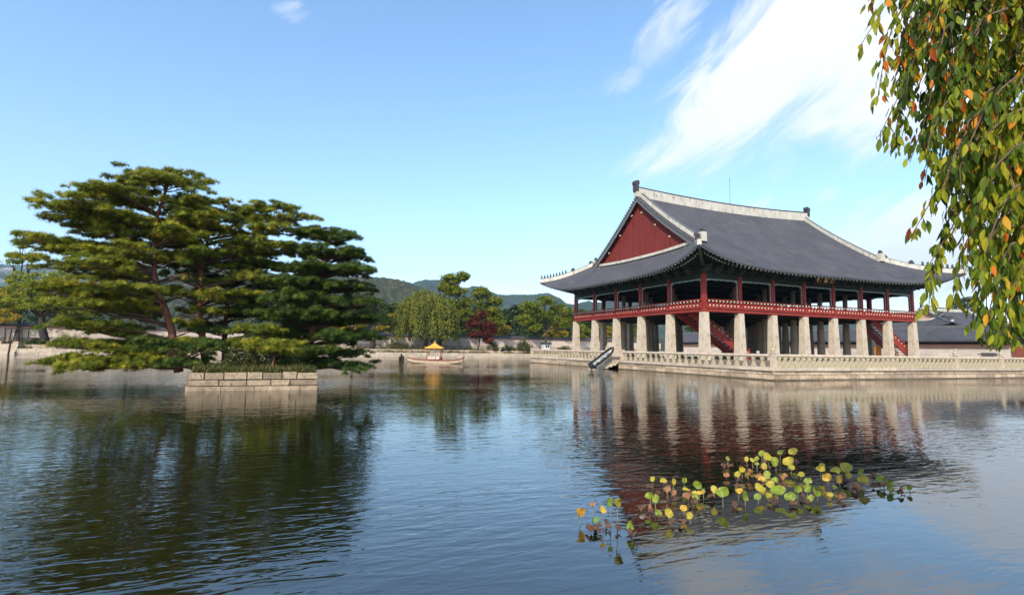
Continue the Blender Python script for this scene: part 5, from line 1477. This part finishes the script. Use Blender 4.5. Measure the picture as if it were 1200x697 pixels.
# ------------------------------------------------------------------ the cherry tree that hangs in from the right, on the near bank
def cherry():
    base = Vector((-34.6, -45.6, .75))
    root = thing('cherry_tree', 'cherry tree with long green and orange leaves drooping in front of everything from above', 'tree', base)
    b = MB()
    tk = [base - Vector((0, 0, .2)), base + Vector((.1, .1, 2.2)), base + Vector((.2, .4, 4.2)), base + Vector((.3, .8, 6.4)), base + Vector((.2, 1.4, 8.2))]
    b.tube(tk, [.26, .21, .18, .13, .06], 10)
    b.build('trunk', M['bark'], root, smooth=True)
    # hanging sprays: path points given as (lateral, height, depth) in the tree's own frame, seen from the pond side
    ori = EYE.copy(); ori.z = 0
    def Wp(l, z, dpt): 
        v = ori + rt * l + Vector((fw.x, fw.y, 0)).normalized() * dpt; v.z = z; return v
    rr = random.Random(31)
    sprays = []
    # (start lateral, start z, end lateral, end z, depth)
    main = [(4.6, 6.6, 3.38, 5.35, 5.0), (4.2, 6.4, 3.45, 4.72, 5.0), (4.6, 6.2, 3.55, 4.45, 5.1), (4.5, 5.9, 3.75, 4.20, 5.0), (4.9, 5.9, 4.0, 3.95, 5.0), (5.0, 5.5, 3.78, 3.43, 5.0), (5.1, 5.2, 4.05, 3.22, 5.1),
            (5.1, 4.8, 3.80, 2.72, 5.0), (5.0, 4.6, 4.0, 2.85, 4.9), (5.2, 4.6, 4.20, 2.62, 5.0), (5.2, 4.5, 4.32, 2.50, 5.0), (5.3, 4.6, 4.66, 2.45, 5.2), (5.3, 4.2, 4.60, 2.20, 5.0), (5.4, 4.4, 4.75, 2.15, 5.1), (5.4, 4.2, 4.8, 2.15, 5.2)]
    for m_ in main: sprays.append(m_)
    for q in range(270):
        z = rr.uniform(2.75, 6.6)
        lo = np.interp(z, [2.2, 2.4, 2.7, 2.95, 3.2, 3.5, 3.75, 4.1, 4.3, 4.5, 4.85, 5.1, 5.4, 5.7, 6.9], [4.9, 4.72, 4.5, 4.25, 4.12, 4.15, 3.98, 3.92, 3.72, 3.52, 3.42, 3.58, 3.45, 3.4, 3.38])
        l = lo + (5.9 - lo) * rr.random() ** 1.0
        dp = rr.uniform(4.5, 6.0); sprays.append(((l + rr.uniform(.2, .8)) * dp / 5, 2.37 + (z + rr.uniform(.4, .9) - 2.37) * dp / 5, l * dp / 5, 2.37 + (z - rr.uniform(.0, .35) - 2.37) * dp / 5, dp))
    pos, dirs, tone, scl = [], [], [], []
    bb = MB(); lb = MB()
    hubs = [Vector(t) for t in tk[2:]]
    for (l0, z0, l1, z1, dp) in sprays:
        z1 = max(z1, 2.37 + .05 * dp * .5)
        a, e = Wp(l0, z0, dp + rr.uniform(-.3, .3)), Wp(l1, z1, dp)
        L = (e - a).length
        pts = []
        for i in range(8):
            f = i / 7
            p = a.lerp(e, f); p.z = a.z + (e.z - a.z) * f ** 1.5 + .08 * L * math.sin(f * math.pi)
            pts.append(p + Vector((rr.gauss(0, .015), rr.gauss(0, .015), rr.gauss(0, .01))) * L)
        bb.tube(pts, np.linspace(.012, .003, 8), 5)
        n = int(L * 62)
        tb = rr.choice([.2, .35, .5, .62])
        for q in range(n):
            f = rr.uniform(.1, 1.0); i = min(int(f * 7), 6)
            p = pts[i].lerp(pts[i + 1], f * 7 - i)
            if (p.z - .06 - 2.37) / dp < rr.uniform(.0, .02): continue
            tg = (pts[i + 1] - pts[i]).normalized()
            sd = Vector((rr.gauss(0, 1), rr.gauss(0, 1), rr.gauss(0, .4))).normalized()
            d = tg * .35 + sd * .5 + Vector((0, 0, -1.35))
            pos.append(p + sd * rr.uniform(.01, .07)); dirs.append(d); scl.append(rr.choice([1, 1, 1, .8, .6]) * rr.uniform(.095, .15))
            t = rr.gauss(tb, .16)
            if rr.random() < (.12 if p.z > 4.2 else .045): t = rr.uniform(.82, 1.0)
            elif rr.random() < .13: t = rr.uniform(.66, .82)
            else: t = min(t, .70)
            tone.append(min(max(t, 0), 1))
    # main limbs fork from the trunk; side limbs leave them for bunches of sprays
    starts = [Wp(q[0], q[1], q[4]) for q in sprays]
    cents = [starts[(i * len(starts)) // 7] for i in range(7)]
    for _ in range(8):
        grp = [[] for _ in cents]
        for p in starts: grp[min(range(len(cents)), key=lambda i: (cents[i] - p).length)].append(p)
        cents = [sum(g, Vector()) / len(g) if g else c for g, c in zip(grp, cents)]
    for i, (c, g) in enumerate(zip(cents, grp)):
        h = min(hubs, key=lambda v: (v - c).length + abs(v.z - c.z - .3) * .8)
        tip = h.lerp(c, 1.08)
        main_l = limb_path(h, tip, .07, 8, .035)
        lb.tube(main_l, np.linspace(.085, .016, 9), 8)
        for p in g[::5]:
            o = min(main_l[2:], key=lambda v: (v - p).length + max(0, p.z - v.z) * .5)
            lb.tube(limb_path(o, p, .08, 5, .05), np.linspace(.018, .006, 6), 5)
    lb.build('limbs', M['bark'], root, smooth=True)
    bb.build('twigs', M['twig'], root, smooth=True)
    pos = np.array([tuple(p) for p in pos]); dirs = np.array([tuple(d) for d in dirs])
    # pointed blade with a fold along the midrib and a curl
    tv = [(0, 0, 0), (-.13, .22, .05), (-.19, .5, .03), (-.11, .8, -.05), (0, 1.05, -.14), (.11, .8, -.05), (.19, .5, .03), (.13, .22, .05), (0, .25, 0), (0, .5, -.03), (0, .8, -.08)]
    tf = [(0, 8, 1), (1, 8, 9, 2), (2, 9, 10, 3), (3, 10, 4), (0, 7, 8), (7, 6, 9, 8), (6, 5, 10, 9), (5, 4, 10)]
    rng2 = np.random.default_rng(5)
    stamp('leaves', tv, tf, pos, frames(dirs, rng2.uniform(0, 6.28, len(pos))), np.array(scl), M['cherry'], root, np.array(tone), smooth=True)
    # near bank edge the tree grows on
    rnd = random.Random(2)
    t = thing('near_embankment', 'stone-edged near bank of the pond under the cherry tree', 'embankment', (-40, -44, 0))
    b = MB(); block_row(b, (-125, -43.9), (57, -43.9), (0, 1), .7, -.5, .75, 1.4, 2.8, rnd); b.build('kerb_stones', M['granite'], t)
cherry()

# ------------------------------------------------------------------ air
def haze():
    m = bpy.data.materials.new('haze_air'); m.use_nodes = True
    n, l = m.node_tree.nodes, m.node_tree.links
    n.remove(n['Principled BSDF'])
    v = N(n, 'ShaderNodeVolumePrincipled')
    v.inputs['Color'].default_value = (.50, .74, 1.0, 1); v.inputs['Density'].default_value = .00012; v.inputs['Anisotropy'].default_value = .2
    l.new(v.outputs[0], n['Material Output'].inputs['Volume'])
    b = MB(); b.boxb(-5000, 5000, -5000, 5000, -8, 700)
    tag(b.build('haze', m), kind='stuff')
haze()
